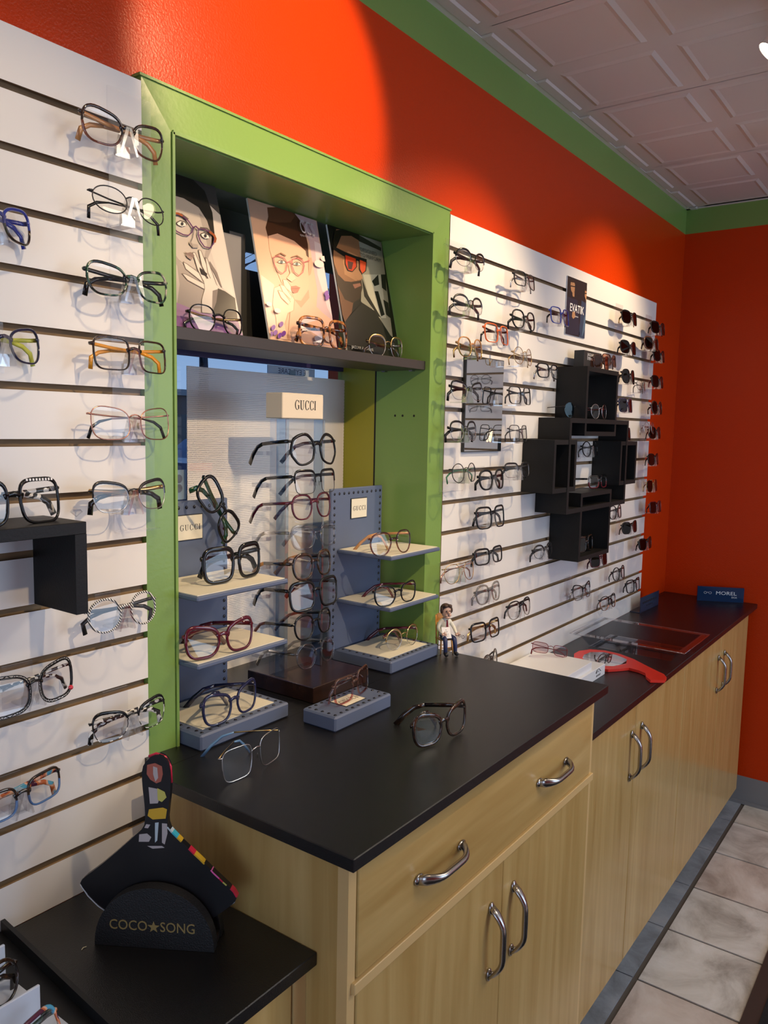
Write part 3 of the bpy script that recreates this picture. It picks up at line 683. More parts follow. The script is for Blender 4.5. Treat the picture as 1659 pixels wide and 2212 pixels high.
def serif_word(org, h, ux, uy, wx=.62, gap=.22, extr=.0003):
    """GUCCI in upright roman capitals with serifs"""
    ux = Vector(ux).normalized(); uy = Vector(uy).normalized(); un = ux.cross(uy); org = Vector(org); mb = MB()
    W = h * wx; letters = 'GUCCI'; ws = {'G': W * 1.08, 'U': W * 1.05, 'C': W, 'I': W * .34}
    tot = sum(ws[c] for c in letters) + gap * h * 4; x = -tot / 2; th = h * .13; tn = h * .045
    def P(a, b): return org + ux * a + uy * (b - h / 2)
    def bar(x0, x1, y0, y1): mb.prism([P(x0, y0), P(x1, y0), P(x1, y1), P(x0, y1)], un * extr)
    def arc(cx_, cy_, rx, ry, a0, a1, n=18):
        o_ = []; i_ = []
        for k in range(n + 1):
            a = R(a0 + (a1 - a0) * k / n); t_ = tn + (th - tn) * max(0, -math.cos(a)) ** 1.0 if True else th
            t_ = max(tn, t_); o_.append((cx_ + rx * math.cos(a), cy_ + ry * math.sin(a))); i_.append((cx_ + (rx - t_) * math.cos(a), cy_ + (ry - min(t_, tn * 1.6)) * math.sin(a)))
        for k in range(n): mb.prism([P(*o_[k]), P(*o_[k + 1]), P(*i_[k + 1]), P(*i_[k])], un * extr)
    for c in letters:
        w_ = ws[c]
        if c in 'GC':
            arc(x + w_ * .52, h / 2, w_ * .52, h * .52, 42, 318); bar(x + w_ * .93, x + w_ * .93 + tn, h * .70, h * .99)
            if c == 'G': bar(x + w_ * .80, x + w_ * .80 + th, .10 * h, h * .45); bar(x + w_ * .66, x + w_ * 1.04, h * .43, h * .43 + tn)
            else: bar(x + w_ * .93, x + w_ * .93 + tn, h * .06, h * .26)
        elif c == 'U':
            bar(x + w_ * .12, x + w_ * .12 + th, h * .3, h); bar(x + w_ * .82, x + w_ * .82 + tn, h * .3, h); bar(x, x + w_ * .38, h - tn, h); bar(x + w_ * .68, x + w_, h - tn, h)
            n = 12; xc = x + w_ * .12; xe = x + w_ * .82 + tn; r_ = (xe - xc) / 2
            o_ = [(xc + r_ - r_ * math.cos(math.pi * k / n), h * .3 - h * .32 * math.sin(math.pi * k / n)) for k in range(n + 1)]
            i_ = [(xc + th + (2 * r_ - th - tn) * (1 - math.cos(math.pi * k / n)) / 2, h * .3 - (h * .32 - tn) * math.sin(math.pi * k / n)) for k in range(n + 1)]
            for k in range(n): mb.prism([P(*o_[k]), P(*o_[k + 1]), P(*i_[k + 1]), P(*i_[k])], un * extr)
        else:
            bar(x + w_ / 2 - th / 2, x + w_ / 2 + th / 2, 0, h); bar(x, x + w_, 0, tn); bar(x, x + w_, h - tn, h)
        x += w_ + gap * h
    return mb
# ------------------------------------------------------------------ display units in the alcove
def studs(mb, pts, n, mi=1, r=.0034):
    for p in pts: mb.ball(p, (r, .0016, r) if n == 'y' else (r, r, .0016), 8, 4, mi)
def line(a, b, n): return [tuple(a[k] + (b[k] - a[k]) * i / (n - 1) for k in range(3)) for i in range(n)]
def unit(x0, x1, bx0, bx1, labs, shelf_x, name_c, base_top, side):
    yp = .100
    t = thing('display_backboard', labs[0], 'display stand', ((bx0 + bx1) / 2, .03, ZM))
    m = MB(); m.box(x0, x1, yp, yp + .008, ZM + .028, 1.448, 0, bev=.002)
    zz = [1.436 - i * .0155 for i in range(24)]
    pts = line((x0 + .012, yp - .0002, 1.436), (x1 - .01, yp - .0002, 1.436), 11) + [(x1 - .01, yp - .0002, z) for z in zz] + [(x0 + .012, yp - .0002, z) for z in zz[1:]]
    studs(m, pts, 'y'); m.build('back_panel', [M_slate, M_stud], t)
    m = MB(); m.box(name_c - .030, name_c + .030, yp - .002, yp - .0003, 1.376, 1.423, 0); m.box(name_c - .0285, name_c + .0285, yp - .0026, yp - .002, 1.3775, 1.4215, 1)
    pl = m.build('name_plate', [M_ink, M_cream], t); serif_word((name_c, yp - .0027, 1.3995), .0105, (1, 0, 0), (0, 0, 1), .68, .34).build('lettering', M_ink, pl)
    for z in (1.310, 1.197):
        m = MB(); m.box(bx0 - .004, bx1 - .002, -.052, yp - .0005, z - .0085, z, 0, bev=.002); sh = m.build('shelf', M_slate, t)
        m = MB(); m.box(bx0, bx1 - .007, -.047, yp - .004, z, z + .0012); m.build('shelf_liner', M_cream, sh)
    m = MB(); z1 = ZM + .0275
    m.box(bx0, bx1, -.054, yp + .014, ZM, z1, 0, bev=.003); a, b_ = bx0 + .011, bx1 - .011
    studs(m, line((a, -.043, z1), (b_, -.043, z1), 11) + line((b_, -.030, z1), (b_, yp - .01, z1), 7) + line((a, -.030, z1), (a, yp - .01, z1), 7), 'z')
    base = m.build('base_block', [M_slate, M_stud], t); m = MB(); m.box(bx0 + .02, bx1 - .02, -.034, yp - .006, z1, z1 + .0012); m.build('base_liner', M_cream, base)
unit(.600, .802, .6005, .811, ['slate blue studded eyewear display with two shelves, at left of the alcove'], 0, .708, 0, -1)
unit(1.108, 1.300, 1.135, 1.3285, ['slate blue studded eyewear display with two shelves, at right of the alcove'], 0, 1.207, 0, 1)
# studded block in the middle
t = thing('display_block', 'small slate blue studded block holding the pink glasses, centre of the worktop', 'display block', (.887, -.13, ZM))
m = MB(); z1 = ZM + .0275; m.box(.803, .972, -.172, -.094, ZM, z1, 0, bev=.003)
studs(m, line((.813, -.163, z1), (.962, -.163, z1), 10) + line((.813, -.103, z1), (.962, -.103, z1), 10) + line((.813, -.148, z1), (.813, -.118, z1), 3) + line((.962, -.148, z1), (.962, -.118, z1), 3), 'z')
b_ = m.build('block', [M_slate, M_stud], t)
m = MB(); m.box(.858, .918, -.152, -.112, z1, z1 + .0008, 0); m.box(.8595, .9165, -.1505, -.1135, z1 + .0008, z1 + .0012, 1); pl = m.build('name_plate', [M_ink, M_cream], b_)
serif_word((.888, -.132, z1 + .0013), .0125, (1, 0, 0), (0, 1, 0), .66, .22, .0002).build('lettering', M_ink, pl)
# dark riser + acrylic column
m = MB(); m.box(.888, 1.056, -.046, .135, ZM + .0005, ZM + .0325, 0, bev=.0012)
tag(m.build('display_riser', ramp_mat('dark_walnut', 'noise', 6, [(.3, (.012, .006, .005)), (.7, (.035, .016, .011))], .18, vec_scale=(1, 8, 8))), 'dark walnut riser box under the clear column', 'riser')
RZ = ZM + .0328
t = thing('acrylic_display_column', 'clear acrylic column holding eight pairs of glasses, lettered sign block on top', 'display stand', (.955, .07, RZ))
m = MB(); m.box(.893, 1.010, .062, .080, RZ, 1.60, 0, bev=.0015); m.build('column', M_acr2, t)
m = MB(); m.box(.893, .903, .036, .062, RZ, 1.60, 0, bev=.001); m.build('side_rib', M_rib, t)
m = MB(); m.box(1.003, 1.010, .036, .062, RZ, 1.60, 0, bev=.001); m.build('side_rib', M_rib, t)
m = MB(); m.box(.887, 1.008, .040, .085, 1.6005, 1.650, 0, bev=.0015); sb = m.build('sign_block', mat('cream_board', (.66, .58, .46), .45), t)
serif_word((.953, .0397, 1.6275), .0185, (1, 0, 0), (0, 0, 1), .60, .16).build('lettering', M_ink, sb)
COLUMN = t
def ledge(x, y, z):   # nose rest with arm back to the column
    m = MB(); m.box(x - .004, x + .004, y + .006, .0615, z - .003, z + .002)
    m.prism([(x, y + .002, z + .006), (x + .010, y + .002, z - .012), (x + .007, y + .002, z - .012), (x, y + .002, z), (x - .007, y + .002, z - .012), (x - .010, y + .002, z - .012)], (0, .008, 0))
    m.box(.880, .905, .085, .115, z - .018, z - .010)
    m.box(.893, .897, .080, .088, z - .018, z - .010)
    m.build('nose_rest', M_nose, COLUMN)

# ------------------------------------------------------------------ eyeglasses builder
def sgp(v, e): return math.copysign(abs(v) ** e, v)
SH = {  # n, a(half width), b(half height), top upsweep, bottom taper, nasal slope
    'round': (2.1, .0235, .0225, 0, 0.04), 'panto': (2.7, .0245, .0218, .02, .14), 'oval': (2.2, .0262, .0180, .02, .05), 'square': (4.4, .0262, .0215, .02, .08),
    'rect': (4.0, .0268, .0178, .02, .06), 'cat': (3.2, .0270, .0200, .17, .18), 'bigcat': (3.4, .0275, .0225, .20, .16), 'aviator': (2.6, .0275, .0232, -.02, .22),
    'hex': (2.0, .0285, .0275, .0, .0), 'butterfly': (3.2, .0290, .0230, .14, .06), 'bigsq': (4.2, .0280, .0250, .02, .10), 'sport': (3.0, .0285, .0205, .06, .14)}
def outline(shape, n=32, grow=0.0, k=1.0, brow=0.0):
    e, a, b, up, tp_ = SH[shape]; P = []
    for i in range(n):
        t = 2 * math.pi * i / n
        if shape == 'hex':
            q = [(1.0, 0), (.62, .92), (-.62, .92), (-1.0, .1), (-.62, -.92), (.62, -.92)]
            c, s_ = math.cos(t), math.sin(t); best = 9
            for j in range(6):
                x1, y1 = q[j]; x2, y2 = q[(j + 1) % 6]; den = c * (y2 - y1) - s_ * (x2 - x1)
                if abs(den) < 1e-9: continue
                rr = (x1 * (y2 - y1) - y1 * (x2 - x1)) / den; uu = ((x1 * s_ - y1 * c)) / (-den) if abs(den) > 1e-9 else -1
                if rr > 0 and -0.001 <= uu <= 1.001: best = min(best, rr)
            if best == 9: best = .95
            rr = min(best, 1.02); x, y = c * rr, s_ * rr
        else:
            x, y = sgp(math.cos(t), 2 / e), sgp(math.sin(t), 2 / e)
        X, Z = x * a, y * b
        Z += up * X * (.5 + .5 * y)
        if y < 0: X *= 1 + tp_ * y; X += tp_ * y * a * .25 * -1
        P.append((X, Z))
    if shape == 'hex':
        for _ in range(1): P = [((P[i - 1][0] + 2 * P[i][0] + P[(i + 1) % n][0]) / 4, (P[i - 1][1] + 2 * P[i][1] + P[(i + 1) % n][1]) / 4) for i in range(n)]
    if grow or brow:
        Q = []
        for i in range(n):
            ax_, az_ = P[i - 1]; bx_, bz_ = P[(i + 1) % n]; dx, dz = bx_ - ax_, bz_ - az_; l = math.hypot(dx, dz) or 1
            nx_, nz_ = dz / l, -dx / l; g = grow + brow * max(0, nz_) ** 1.5
            Q.append((P[i][0] + nx_ * g, P[i][1] + nz_ * g))
        P = Q
    return P
def wrap(x, y, z): return (x, y + 1.9 * x * x, z)
def make_glasses(shape, style, front, temple, label, loc, yaw=0, tilt=0, roll=0, scale=1.0, temples='fold', lens=None, group=None, n=30, rim=None, bottom=None, name='eyeglasses', cat='glasses', thick=1.0, pads=False, tip=None, deco=None):
    """style: 'acetate' | 'metal' | 'half' (brow bar and wire bottom) | 'rimless'"""
    e, a, b, up, tp_ = SH[shape]
    rw = {'acetate': .0034, 'metal': .0009, 'half': .0009, 'rimless': .0}[style] * (thick if style == 'acetate' else 1.0)
    gap = .0105 if style == 'acetate' else .0098
    cxl = gap + a
    root = thing(name, label, cat, loc, group)
    root.rotation_mode = 'XYZ'
    root.matrix_world = Matrix.Translation(loc) @ Matrix.Rotation(yaw, 4, 'Z') @ Matrix.Rotation(tilt, 4, 'X') @ Matrix.Rotation(roll, 4, 'Y') @ Matrix.Scale(scale, 4)
    fr = MB(); lensm = lens or M_lens
    hingez = b * .45 if shape in ('round', 'panto', 'oval') else b * .62
    hx_ = cxl + a * .98 + (rw if style == 'acetate' else .002) + .0022
    for s in (-1, 1):
        O = outline(shape, n)
        if style in ('acetate', 'half'):
            if style == 'acetate': outer = outline(shape, n, rw, 1, rw * .45); rng = range(n); dep = .0038 * (.8 + .2 * thick)
            else: outer = outline(shape, n, .0012, 1, .0034); rng = [i for i in range(n)]; dep = .0034
            up_idx = [i for i in rng if (style == 'acetate' or O[i][1] > -.002)]
            rings = []
            for i in range(n):
                (xi, zi), (xo, zo) = O[i], outer[i]; mx_, mz_ = (xi + xo) / 2, (zi + zo) / 2
                pr = [(xi * .985 + xo * .015, -dep * .25), (xi * .8 + xo * .2, -dep * .5), (xi * .25 + xo * .75, -dep * .5), (xo, -dep * .22), (xo, dep * .3), (xi * .3 + xo * .7, dep * .5), (xi * .8 + xo * .2, dep * .5), (xi, dep * .2)]
                pz = [zi * .985 + zo * .015, zi * .8 + zo * .2, zi * .25 + zo * .75, zo, zo, zi * .3 + zo * .7, zi * .8 + zo * .2, zi]
                rings.append([wrap(s * (cxl + pr[k][0]), pr[k][1], pz[k]) for k in range(8)])
            if style == 'acetate':
                vs_ = [p for r_ in rings for p in r_]
                half_split = []
                fs_ = []; fb = []
                for i in range(n):
                    j = (i + 1) % n
                    for k in range(8):
                        l = (k + 1) % 8; q = (i * 8 + k, i * 8 + l, j * 8 + l, j * 8 + k)
                        (fb if (bottom and O[i][1] < 0) else fs_).append(q)
                base_i = len(fr.v); fr.add(vs_, fs_, 0, True)
                for q in fb: fr.f.append([base_i + x for x in q]); fr.m.append(1); fr.sm.append(True)
            else:
                vs_ = []; fs_ = []; keep = sorted(up_idx, key=lambda i: (i if i <= n // 2 + 2 else i - n))
                for i in keep: vs_ += rings[i]
                for i in range(len(keep) - 1):
                    for k in range(8):
                        l = (k + 1) % 8; fs_.append((i * 8 + k, i * 8 + l, (i + 1) * 8 + l, (i + 1) * 8 + k))
                fs_.append(tuple(range(8))); fs_.append(tuple((len(keep) - 1) * 8 + k for k in range(8)))
                fr.add(vs_, fs_, 0, True)
                fr.tube([wrap(s * (cxl + x), 0, z) for x, z in O], .00075, 5, 1, closed=True)
        elif style == 'metal':
            fr.tube([wrap(s * (cxl + x), 0, z) for x, z in O], rw * thick, 6, 0, closed=True)
        # end piece
        ax_ = cxl + max(x for x, z in O if abs(z - hingez) < b * .45) - .001
        h = (.0026, .0022) if style == 'acetate' else (.0014, .0012)
        fr.tube([wrap(s * ax_, 0, hingez), wrap(s * (hx_ - .001), .001, hingez), (s * hx_, .0052 + .0075, hingez)], [h, h, (h[0] * .9, h[1] * .8)], 6, 0)
    # bridge
    nasal = .0 if style != 'acetate' else .0005
    zb_ = b * .38; xb = gap + a * (.06 if e < 3 else .02)
    if style == 'acetate':
        fr.tube([wrap(-xb - .0015, 0, zb_ - .002), wrap(-xb * .5, -.0006, zb_ + .0008), (0, -.001, zb_ + .0018), wrap(xb * .5, -.0006, zb_ + .0008), wrap(xb + .0015, 0, zb_ - .002)], [(.0040 * thick ** .5, .0019)] + [(.0030 * thick ** .5, .0019)] * 3 + [(.0040 * thick ** .5, .0019)], 8, 0, flat=(0, 0, 1))
    else:
        fr.tube([wrap(-xb, 0, zb_), (-xb * .5, -.001, zb_ + .003), (0, -.0012, zb_ + .004), (xb * .5, -.001, zb_ + .003), wrap(xb, 0, zb_)], .0011, 6, 0)
        if shape == 'aviator' or pads == 'bar': fr.tube([wrap(-cxl + a * .1, 0, b * .97), (0, -.001, b * .93), wrap(cxl - a * .1, 0, b * .97)], .001, 6, 0)
    mats = [front, bottom or (M_wire if style == 'half' else front)]
    fr.build('frame_front', mats, root, world=False)
    if style != 'acetate' and pads:
        for s in (-1, 1):
            m = MB(); m.ball((s * .0075, .004, -b * .12), (.0022, .0013, .0050), 8, 6); m.tube([(s * (gap - .0005), .001, b * .1), (s * .0080, .003, -b * .02)], .0005, 4)
            m.build('nose_pad', M_pad, root, world=False)
    for s in (-1, 1):
        O = outline(shape, n, -.0002)
        m = MB(); m.prism([wrap(s * (cxl + x), -.0006, z) for x, z in O], (0, .0012, 0)); m.build('lens', lensm, root, world=False)
    # temples
    tw, th_ = (.0016, .0036 * thick ** .5) if style == 'acetate' or (style == 'half') else (.0009, .0013)
    for s in (-1, 1):
        z = hingez; x = hx_
        alpha = {'open': R(9), 'right_open': R(66) if s < 0 else R(35)}.get(temples)
        if alpha is not None:
            path = [(s * x, .0118, z), (s * (x + .002), .04, z), (s * (x + .0015), .085, z - .001), (s * (x - .001), .104, z - .006), (s * (x - .003), .122, z - .020), (s * (x - .006), .138, z - .038)]
            ca, sa = math.cos(alpha), math.sin(alpha)
            path = [(p_[0] * 1.0 if abs(p_[1] - .0118) < 1e-6 else s * (x + (s * p_[0] - x) * ca - (p_[1] - .0118) * sa), .0118 + (p_[1] - .0118) * ca + (s * p_[0] - x) * sa, p_[2]) for p_ in path]
            fl = (ca, s * sa, 0)
        else:
            o_ = .0110 if s < 0 else .0150
            path = [(s * (x - .0005), .0118, z), (s * (x - .006), o_ + 0.001, z - .0005), (s * .03, o_ + .003, z - .003), (-s * .026, o_ + .004, z - .006), (-s * .046, o_ + .005, z - .010), (-s * .059, o_ + .006, z - .018), (-s * (x - .006), o_ + .007, z - .034)]
            fl = (0, 1, 0)
        k = len(path); rr = []
        for i in range(k):
            f = i / (k - 1); g = 1.0 if f < .5 else 1 + (f - .5) * .9
            if style in ('metal', 'rimless') and f > .55: g *= 1.35; rr.append((max(tw, .0013), th_ * g * 1.2))
            else: rr.append((tw, th_ * g))
        rr[-1] = (rr[-1][0], rr[-1][1] * .9)
        cut = 3 if alpha is not None else 4
        m = MB(); m.tube(path[:cut], rr[:cut], 6, 0, flat=fl); m.tube(path[cut - 1:], rr[cut - 1:], 6, 1, flat=fl)
        tp = m.build('temple', [temple, tip or temple], root, world=False)
        if deco and s < 0:
            textmesh(deco, .0075, (-x - .0035, .030, z), (0, -1, 0), (0, 0, 1), .0003).build('lettering', M_goldm, tp, world=False)
    return root

# frame materials
M_wire = mat('silver_wire', (.55, .55, .55), .22, metal=1.0); M_goldm = mat('gold_metal', (.62, .42, .18), .22, metal=1.0); M_rose = mat('rose_gold_metal', (.55, .27, .20), .25, metal=1.0)
M_gun = mat('gunmetal', (.045, .043, .045), .3, metal=.7); M_pad = clearmat('clear_pad', (.85, .83, .78), 1.5)
M_fb = mat('black_acetate', (.005, .005, .0055), .15, spec=.45); M_fbm = mat('matt_black_acetate', (.008, .008, .0085), .4, spec=.3)
M_navy = mat('navy_acetate', (.012, .014, .055), .12, coat=.5); M_blue = mat('blue_acetate', (.02, .04, .32), .15, coat=.5); M_burg = mat('burgundy_acetate', (.075, .006, .017), .12, coat=.5)
M_red = mat('dark_red_metal', (.16, .012, .02), .3, metal=.3); M_orf = mat('orange_acetate', (.72, .12, .015), .2, coat=.4); M_lime = mat('lime_acetate', (.55, .62, .10), .25)
M_amber = mat('amber_acetate', (.70, .30, .02), .2, coat=.4); M_tan = mat('tan_acetate', (.48, .24, .09), .22, coat=.4); M_brown = mat('brown_acetate', (.06, .025, .015), .15, coat=.4)
M_green = mat('green_metal', (.02, .16, .07), .3, metal=.3); M_dgreen = mat('dark_green_acetate', (.005, .05, .025), .15, coat=.5); M_sky = mat('sky_blue_acetate', (.10, .22, .42), .2, coat=.4)
M_tort = ramp_mat('tortoiseshell', 'noise', 90, [(.42, (.015, .006, .004)), (.52, (.22, .06, .012)), (.62, (.55, .22, .05))], .12, coat=.5)
M_dtort = ramp_mat('dark_tortoiseshell', 'noise', 110, [(.45, (.008, .005, .004)), (.62, (.05, .022, .010)), (.75, (.14, .06, .02))], .12, coat=.5)
M_gtort = ramp_mat('green_tortoiseshell', 'noise', 80, [(.42, (.006, .006, .006)), (.52, (.01, .07, .04)), (.66, (.35, .33, .26))], .15, coat=.5)
M_zebra = ramp_mat('black_and_white_stripes', 'wave', 110, [(.48, (.012, .012, .012)), (.52, (.75, .75, .73))], .2, rot=(0, .6, .5), interp='CONSTANT', detail=0, coat=.4)
M_check = ramp_mat('black_and_white_checks', 'noise', 150, [(.5, (.012, .012, .012)), (.53, (.75, .75, .73))], .2, interp='CONSTANT', detail=0, coat=.4)
M_multi = ramp_mat('multicolour_squares', 'noise', 60, [(.35, (.10, .02, .05)), (.45, (.62, .16, .05)), (.52, (.75, .45, .30)), (.6, (.10, .40, .60))], .2, interp='CONSTANT', detail=0)
M_bluef = mat('mid_blue_acetate', (.07, .16, .36), .15, coat=.5); M_pinkb = clearmat('pink_clear_acetate', (.82, .50, .47), 1.5, base=.05); M_crys = clearmat('crystal_acetate', (.80, .82, .86), 1.5, base=.06)
M_grey = clearmat('grey_clear_acetate', (.62, .60, .57), 1.5, base=.06); M_brcl = clearmat('brown_clear_acetate', (.45, .26, .20), 1.5, base=.05)
L_sun = clearmat('dark_sun_lens', (.05, .048, .05), 1.33); L_sunb = clearmat('brown_sun_lens', (.13, .05, .02), 1.5); L_sunv = clearmat('violet_sun_lens', (.09, .075, .11), 1.5, base=.02); L_blue = clearmat('blue_mirror_lens', (.10, .20, .28), 1.5, gl=(.5, .8, 1), base=.18); L_rosel = clearmat('rose_lens', (.90, .80, .80), 1.5)
L_green = clearmat('olive_sun_lens', (.16, .17, .12), 1.5); L_amber = clearmat('amber_lens', (.75, .50, .38), 1.5)

WN = .138
def place(xl, xr, y_px, yp=-.055, maxyaw=20, W=WN, z=None):
    """3D centre, yaw and size of a pair whose front spans xl..xr in the photograph"""
    pc = at((xl + xr) / 2, y_px, 1, yp) if z is None else at((xl + xr) / 2, y_px, 2, z)
    yy = pc.y
    d = ray((xl + xr) / 2, y_px); phi = math.atan2(d.x, d.y)
    A = at(xl, y_px, 1, yy); B = at(xr, y_px, 1, yy); wp = (B.x - A.x) * math.cos(phi)
    c = wp / W
    yaw = math.acos(max(-1, min(1, c))) - phi
    yaw = -abs(yaw) if yaw < 0 else yaw
    sc_ = 1.0
    mxy = R(maxyaw)
    if yaw > mxy: yaw = mxy; sc_ = wp / (W * math.cos(phi + yaw))
    if yaw < -mxy: yaw = -mxy; sc_ = wp / (W * math.cos(phi + yaw))
    return pc, yaw, max(.84, min(1.14, sc_))
def nose_bar(mb, c, yaw, zt=0.0, arm=None, sc_=1.0):
    """clear inverted-V nose that carries a pair on the wall, arm back to the wall"""
    cy_, sy_ = math.cos(yaw), math.sin(yaw)
    def tr(x, y, z): return (c.x + (x * cy_ - y * sy_) * sc_, c.y + (x * sy_ + y * cy_) * sc_, c.z + z * sc_)
    for s in (-1, 1):
        pts = [(0.0, .010), (s * .0045, .010), (s * .0150, -.026), (s * .0120, -.027), (s * .001, .003)]
        v0 = [tr(x, -.004, z) for x, z in pts]; v1 = [tr(x, .012, z) for x, z in pts]; n_ = len(pts)
        mb.add(v0 + v1, [tuple(range(n_)), tuple(range(2 * n_ - 1, n_ - 1, -1))] + [(i, (i + 1) % n_, n_ + (i + 1) % n_, n_ + i) for i in range(n_)])
    y0, y1 = c.y + .014, (arm if arm is not None else -.006)
    if y1 - y0 > .004: mb.box(c.x - .010, c.x + .010, y0, y1, c.z - .0275, c.z - .0245)
    mb.box(c.x - .011, c.x + .011, c.y + .010, c.y + .016, c.z - .0275, c.z - .012)

GLL, GLR, GSN = 'eyeglasses on the left slatwall', 'eyeglasses on the right slatwall', 'sunglasses on the far slatwall columns'
def wallpair(xl, xr, y, shape, style, front, temple, label, strip=None, holder=True, yp=-.055, group=GLR, **kw):
    my = kw.pop('maxyaw', 20); W = kw.pop('W', WN)
    c, yaw, s_ = place(xl, xr, y, yp, my, W)
    n = 30 if group == GLL else 22
    tilt = kw.pop('tilt', R(-6))
    g = make_glasses(shape, style, front, temple, label, c, yaw=yaw, tilt=tilt, scale=s_, group=group, n=n, **kw)
    if strip is not None: strip.append((c, yaw, s_))
    elif holder:
        zs = max([ZT - S * k for k in range(1, 16) if ZT - S * k > c.z + .004] or [c.z + .05], key=lambda z: -abs(z - (c.z + .045)))
        h = thing('acrylic_nose_holder', 'clear holder under the ' + label.split(',')[0], 'display holder', (c.x, -.004, c.z), 'single clear holders in the slatwall')
        m = MB(); m.box(c.x - .022, c.x + .022, -.0045, -.002, c.z - .034, zs + .004); m.box(c.x - .022, c.x + .022, -.0045, .0035, zs + .0015, zs + .004); m.build('hook_plate', M_acr, h)
        m = MB(); nose_bar(m, c, yaw, arm=-.0045, sc_=s_); m.build('nose', M_nose, h)
    return g
def strip_unit(items, label, top, bottom, wid=.068, xshift=0.0):
    xm = sum(c.x for c, _, _ in items) / len(items) + xshift
    t = thing('acrylic_display_strip', label, 'display strip', (xm, -.004, bottom), 'clear vertical display strips')
    m = MB(); m.box(xm - wid / 2, xm + wid / 2, -.007, -.004, bottom, top); m.box(xm - wid / 2, xm + wid / 2, -.020, -.007, bottom, bottom + .003)
    k = 0
    for kk in range(1, 16):
        z = ZT - S * kk
        if z < top and k == 0: m.box(xm - wid / 2, xm + wid / 2, -.004, .0035, z + .001, z + .004); k = 1
    m.build('strip', M_acr, t)
    for c, yaw, s_ in items:
        m = MB(); nose_bar(m, c, yaw, arm=-.007, sc_=s_); m.build('nose', M_nose, t)

# ------------------------------------------------------------------ left slatwall glasses
SL = []
K = dict(group=GLL, yp=-.048)
wallpair(186, 365, 292, 'cat', 'acetate', M_dtort, M_tan, 'dark tortoise cat-eye glasses with tan temples, top of the strip by the green frame', SL, thick=.85, bottom=M_brcl, tilt=R(4), **K)
wallpair(203, 371, 444, 'oval', 'metal', M_gun, M_fb, 'thin dark wire oval glasses with gold chain hinges, second from top by the green frame', SL, tip=M_fb, pads=True, **K)
wallpair(196, 374, 612, 'cat', 'acetate', M_gtort, M_fb, 'green and black marbled cat-eye glasses, third from top by the green frame', SL, thick=.8, **K)
wallpair(208, 373, 768, 'square', 'acetate', M_dtort, M_amber, 'square tortoise glasses with amber yellow temples, fourth down by the green frame', SL, thick=.6, tip=M_amber, **K)
wallpair(208, 377, 915, 'butterfly', 'metal', M_rose, M_rose, 'large thin rose gold wire glasses, fifth down by the green frame', SL, tip=M_fb, pads=True, **K)
wallpair(207, 372, 1073, 'cat', 'half', M_gun, M_goldm, 'silver wire glasses with grey brow line and gold hinges, lowest on the left strip', SL, tip=M_fb, pads=True, **K)
strip_unit(SL, 'clear strip with six pairs of glasses on the left slatwall beside the green frame', 2.062, 1.421, .074, .03)
wallpair(-88, 82, 474, 'cat', 'acetate', M_blue, M_blue, 'bright blue glasses cut by the left picture edge, above the lime and navy pair', bottom=M_dtort, thick=.9, **K)
wallpair(-82, 103, 742, 'cat', 'acetate', M_navy, M_lime, 'navy glasses with lime yellow temples, at the left edge above the black shelf', thick=.75, **K)
wallpair(188, 356, 1322, 'round', 'acetate', M_zebra, M_gun, 'round black and white striped glasses below the left clear strip', thick=.7, **K)
g = wallpair(-22, 174, 1487, 'butterfly', 'acetate', M_fb, M_check, 'black lace-edged butterfly glasses with a red bead, left slatwall', thick=.45, W=.146, **K)
m = MB()
for s in (-1, 1):
    A = outline('butterfly', 60, .0042); B = outline('butterfly', 60, .001)
    cx_ = .0105 + .029
    m.tube([wrap(s * (cx_ + x), 0, z) for x, z in A], .0007, 5, 0, closed=True)
    for i in range(0, 60, 2):
        m.tube([wrap(s * (cx_ + B[i][0]), 0, B[i][1]), wrap(s * (cx_ + A[(i + 1) % 60][0]), 0, A[(i + 1) % 60][1]), wrap(s * (cx_ + B[(i + 2) % 60][0]), 0, B[(i + 2) % 60][1])], .00055, 4)
m.build('lace_edge', M_fb, g, world=False)
m = MB(); m.ball((.0640, .0060, -.0175), .0035, 12, 8); m.build('bead', mat('red_bead', (.6, .03, .05), .1, coat=1), g, world=False)
wallpair(206, 371, 1556, 'cat', 'half', M_fb, M_check, 'black browline glasses with black and white checked rims, lowest pair by the green frame', bottom=M_check, **K)
wallpair(-52, 150, 1722, 'rect', 'acetate', M_dtort, M_multi, 'brown to blue rectangular glasses with multicolour temples, lowest on the left slatwall', bottom=M_bluef, thick=.8, W=.142, **K)
# black shelf on the left slatwall
m = MB(); m.box(-.02, .3665, -.102, -.0005, 1.4405, 1.4565, 0, bev=.0006); m.box(.3495, .3665, -.102, -.0005, 1.334, 1.4405, 0); m.box(-.02, -.003, -.102, -.0005, 1.334, 1.4405, 0); m.box(-.003, .3495, -.102, -.0005, 1.334, 1.350, 0) if False else None
tag(m.build('wall_shelf', M_blk), 'black bracket shelf on the left slatwall', 'shelf')
c, yaw, s_ = place(-86, 148, 1088, -.075, 25, .148)
c.z = 1.4565 + .0285
g = make_glasses('bigsq', 'acetate', M_fb, M_check, 'chunky square black glasses with checked brow, on the black shelf', c, yaw=yaw, tilt=R(-8), scale=1.02, group=None, temples='fold', thick=1.1)
m = MB()
for i in range(18):
    s = (-1, 1)[i // 9]; t = -1 + 2 * (i % 9 + .5) / 9
    if i % 9 == 0: m = MB()
    m.box(s * .0385 + t * .022 - .0012, s * .0385 + t * .022 + .0012, -.0030 + 1.9 * (s * .0385 + t * .022) ** 2, -.0023 + 1.9 * (s * .0385 + t * .022) ** 2, .0255, .0285)
    if i % 9 == 8: m.build('check_inlay', M_white, g, world=False)

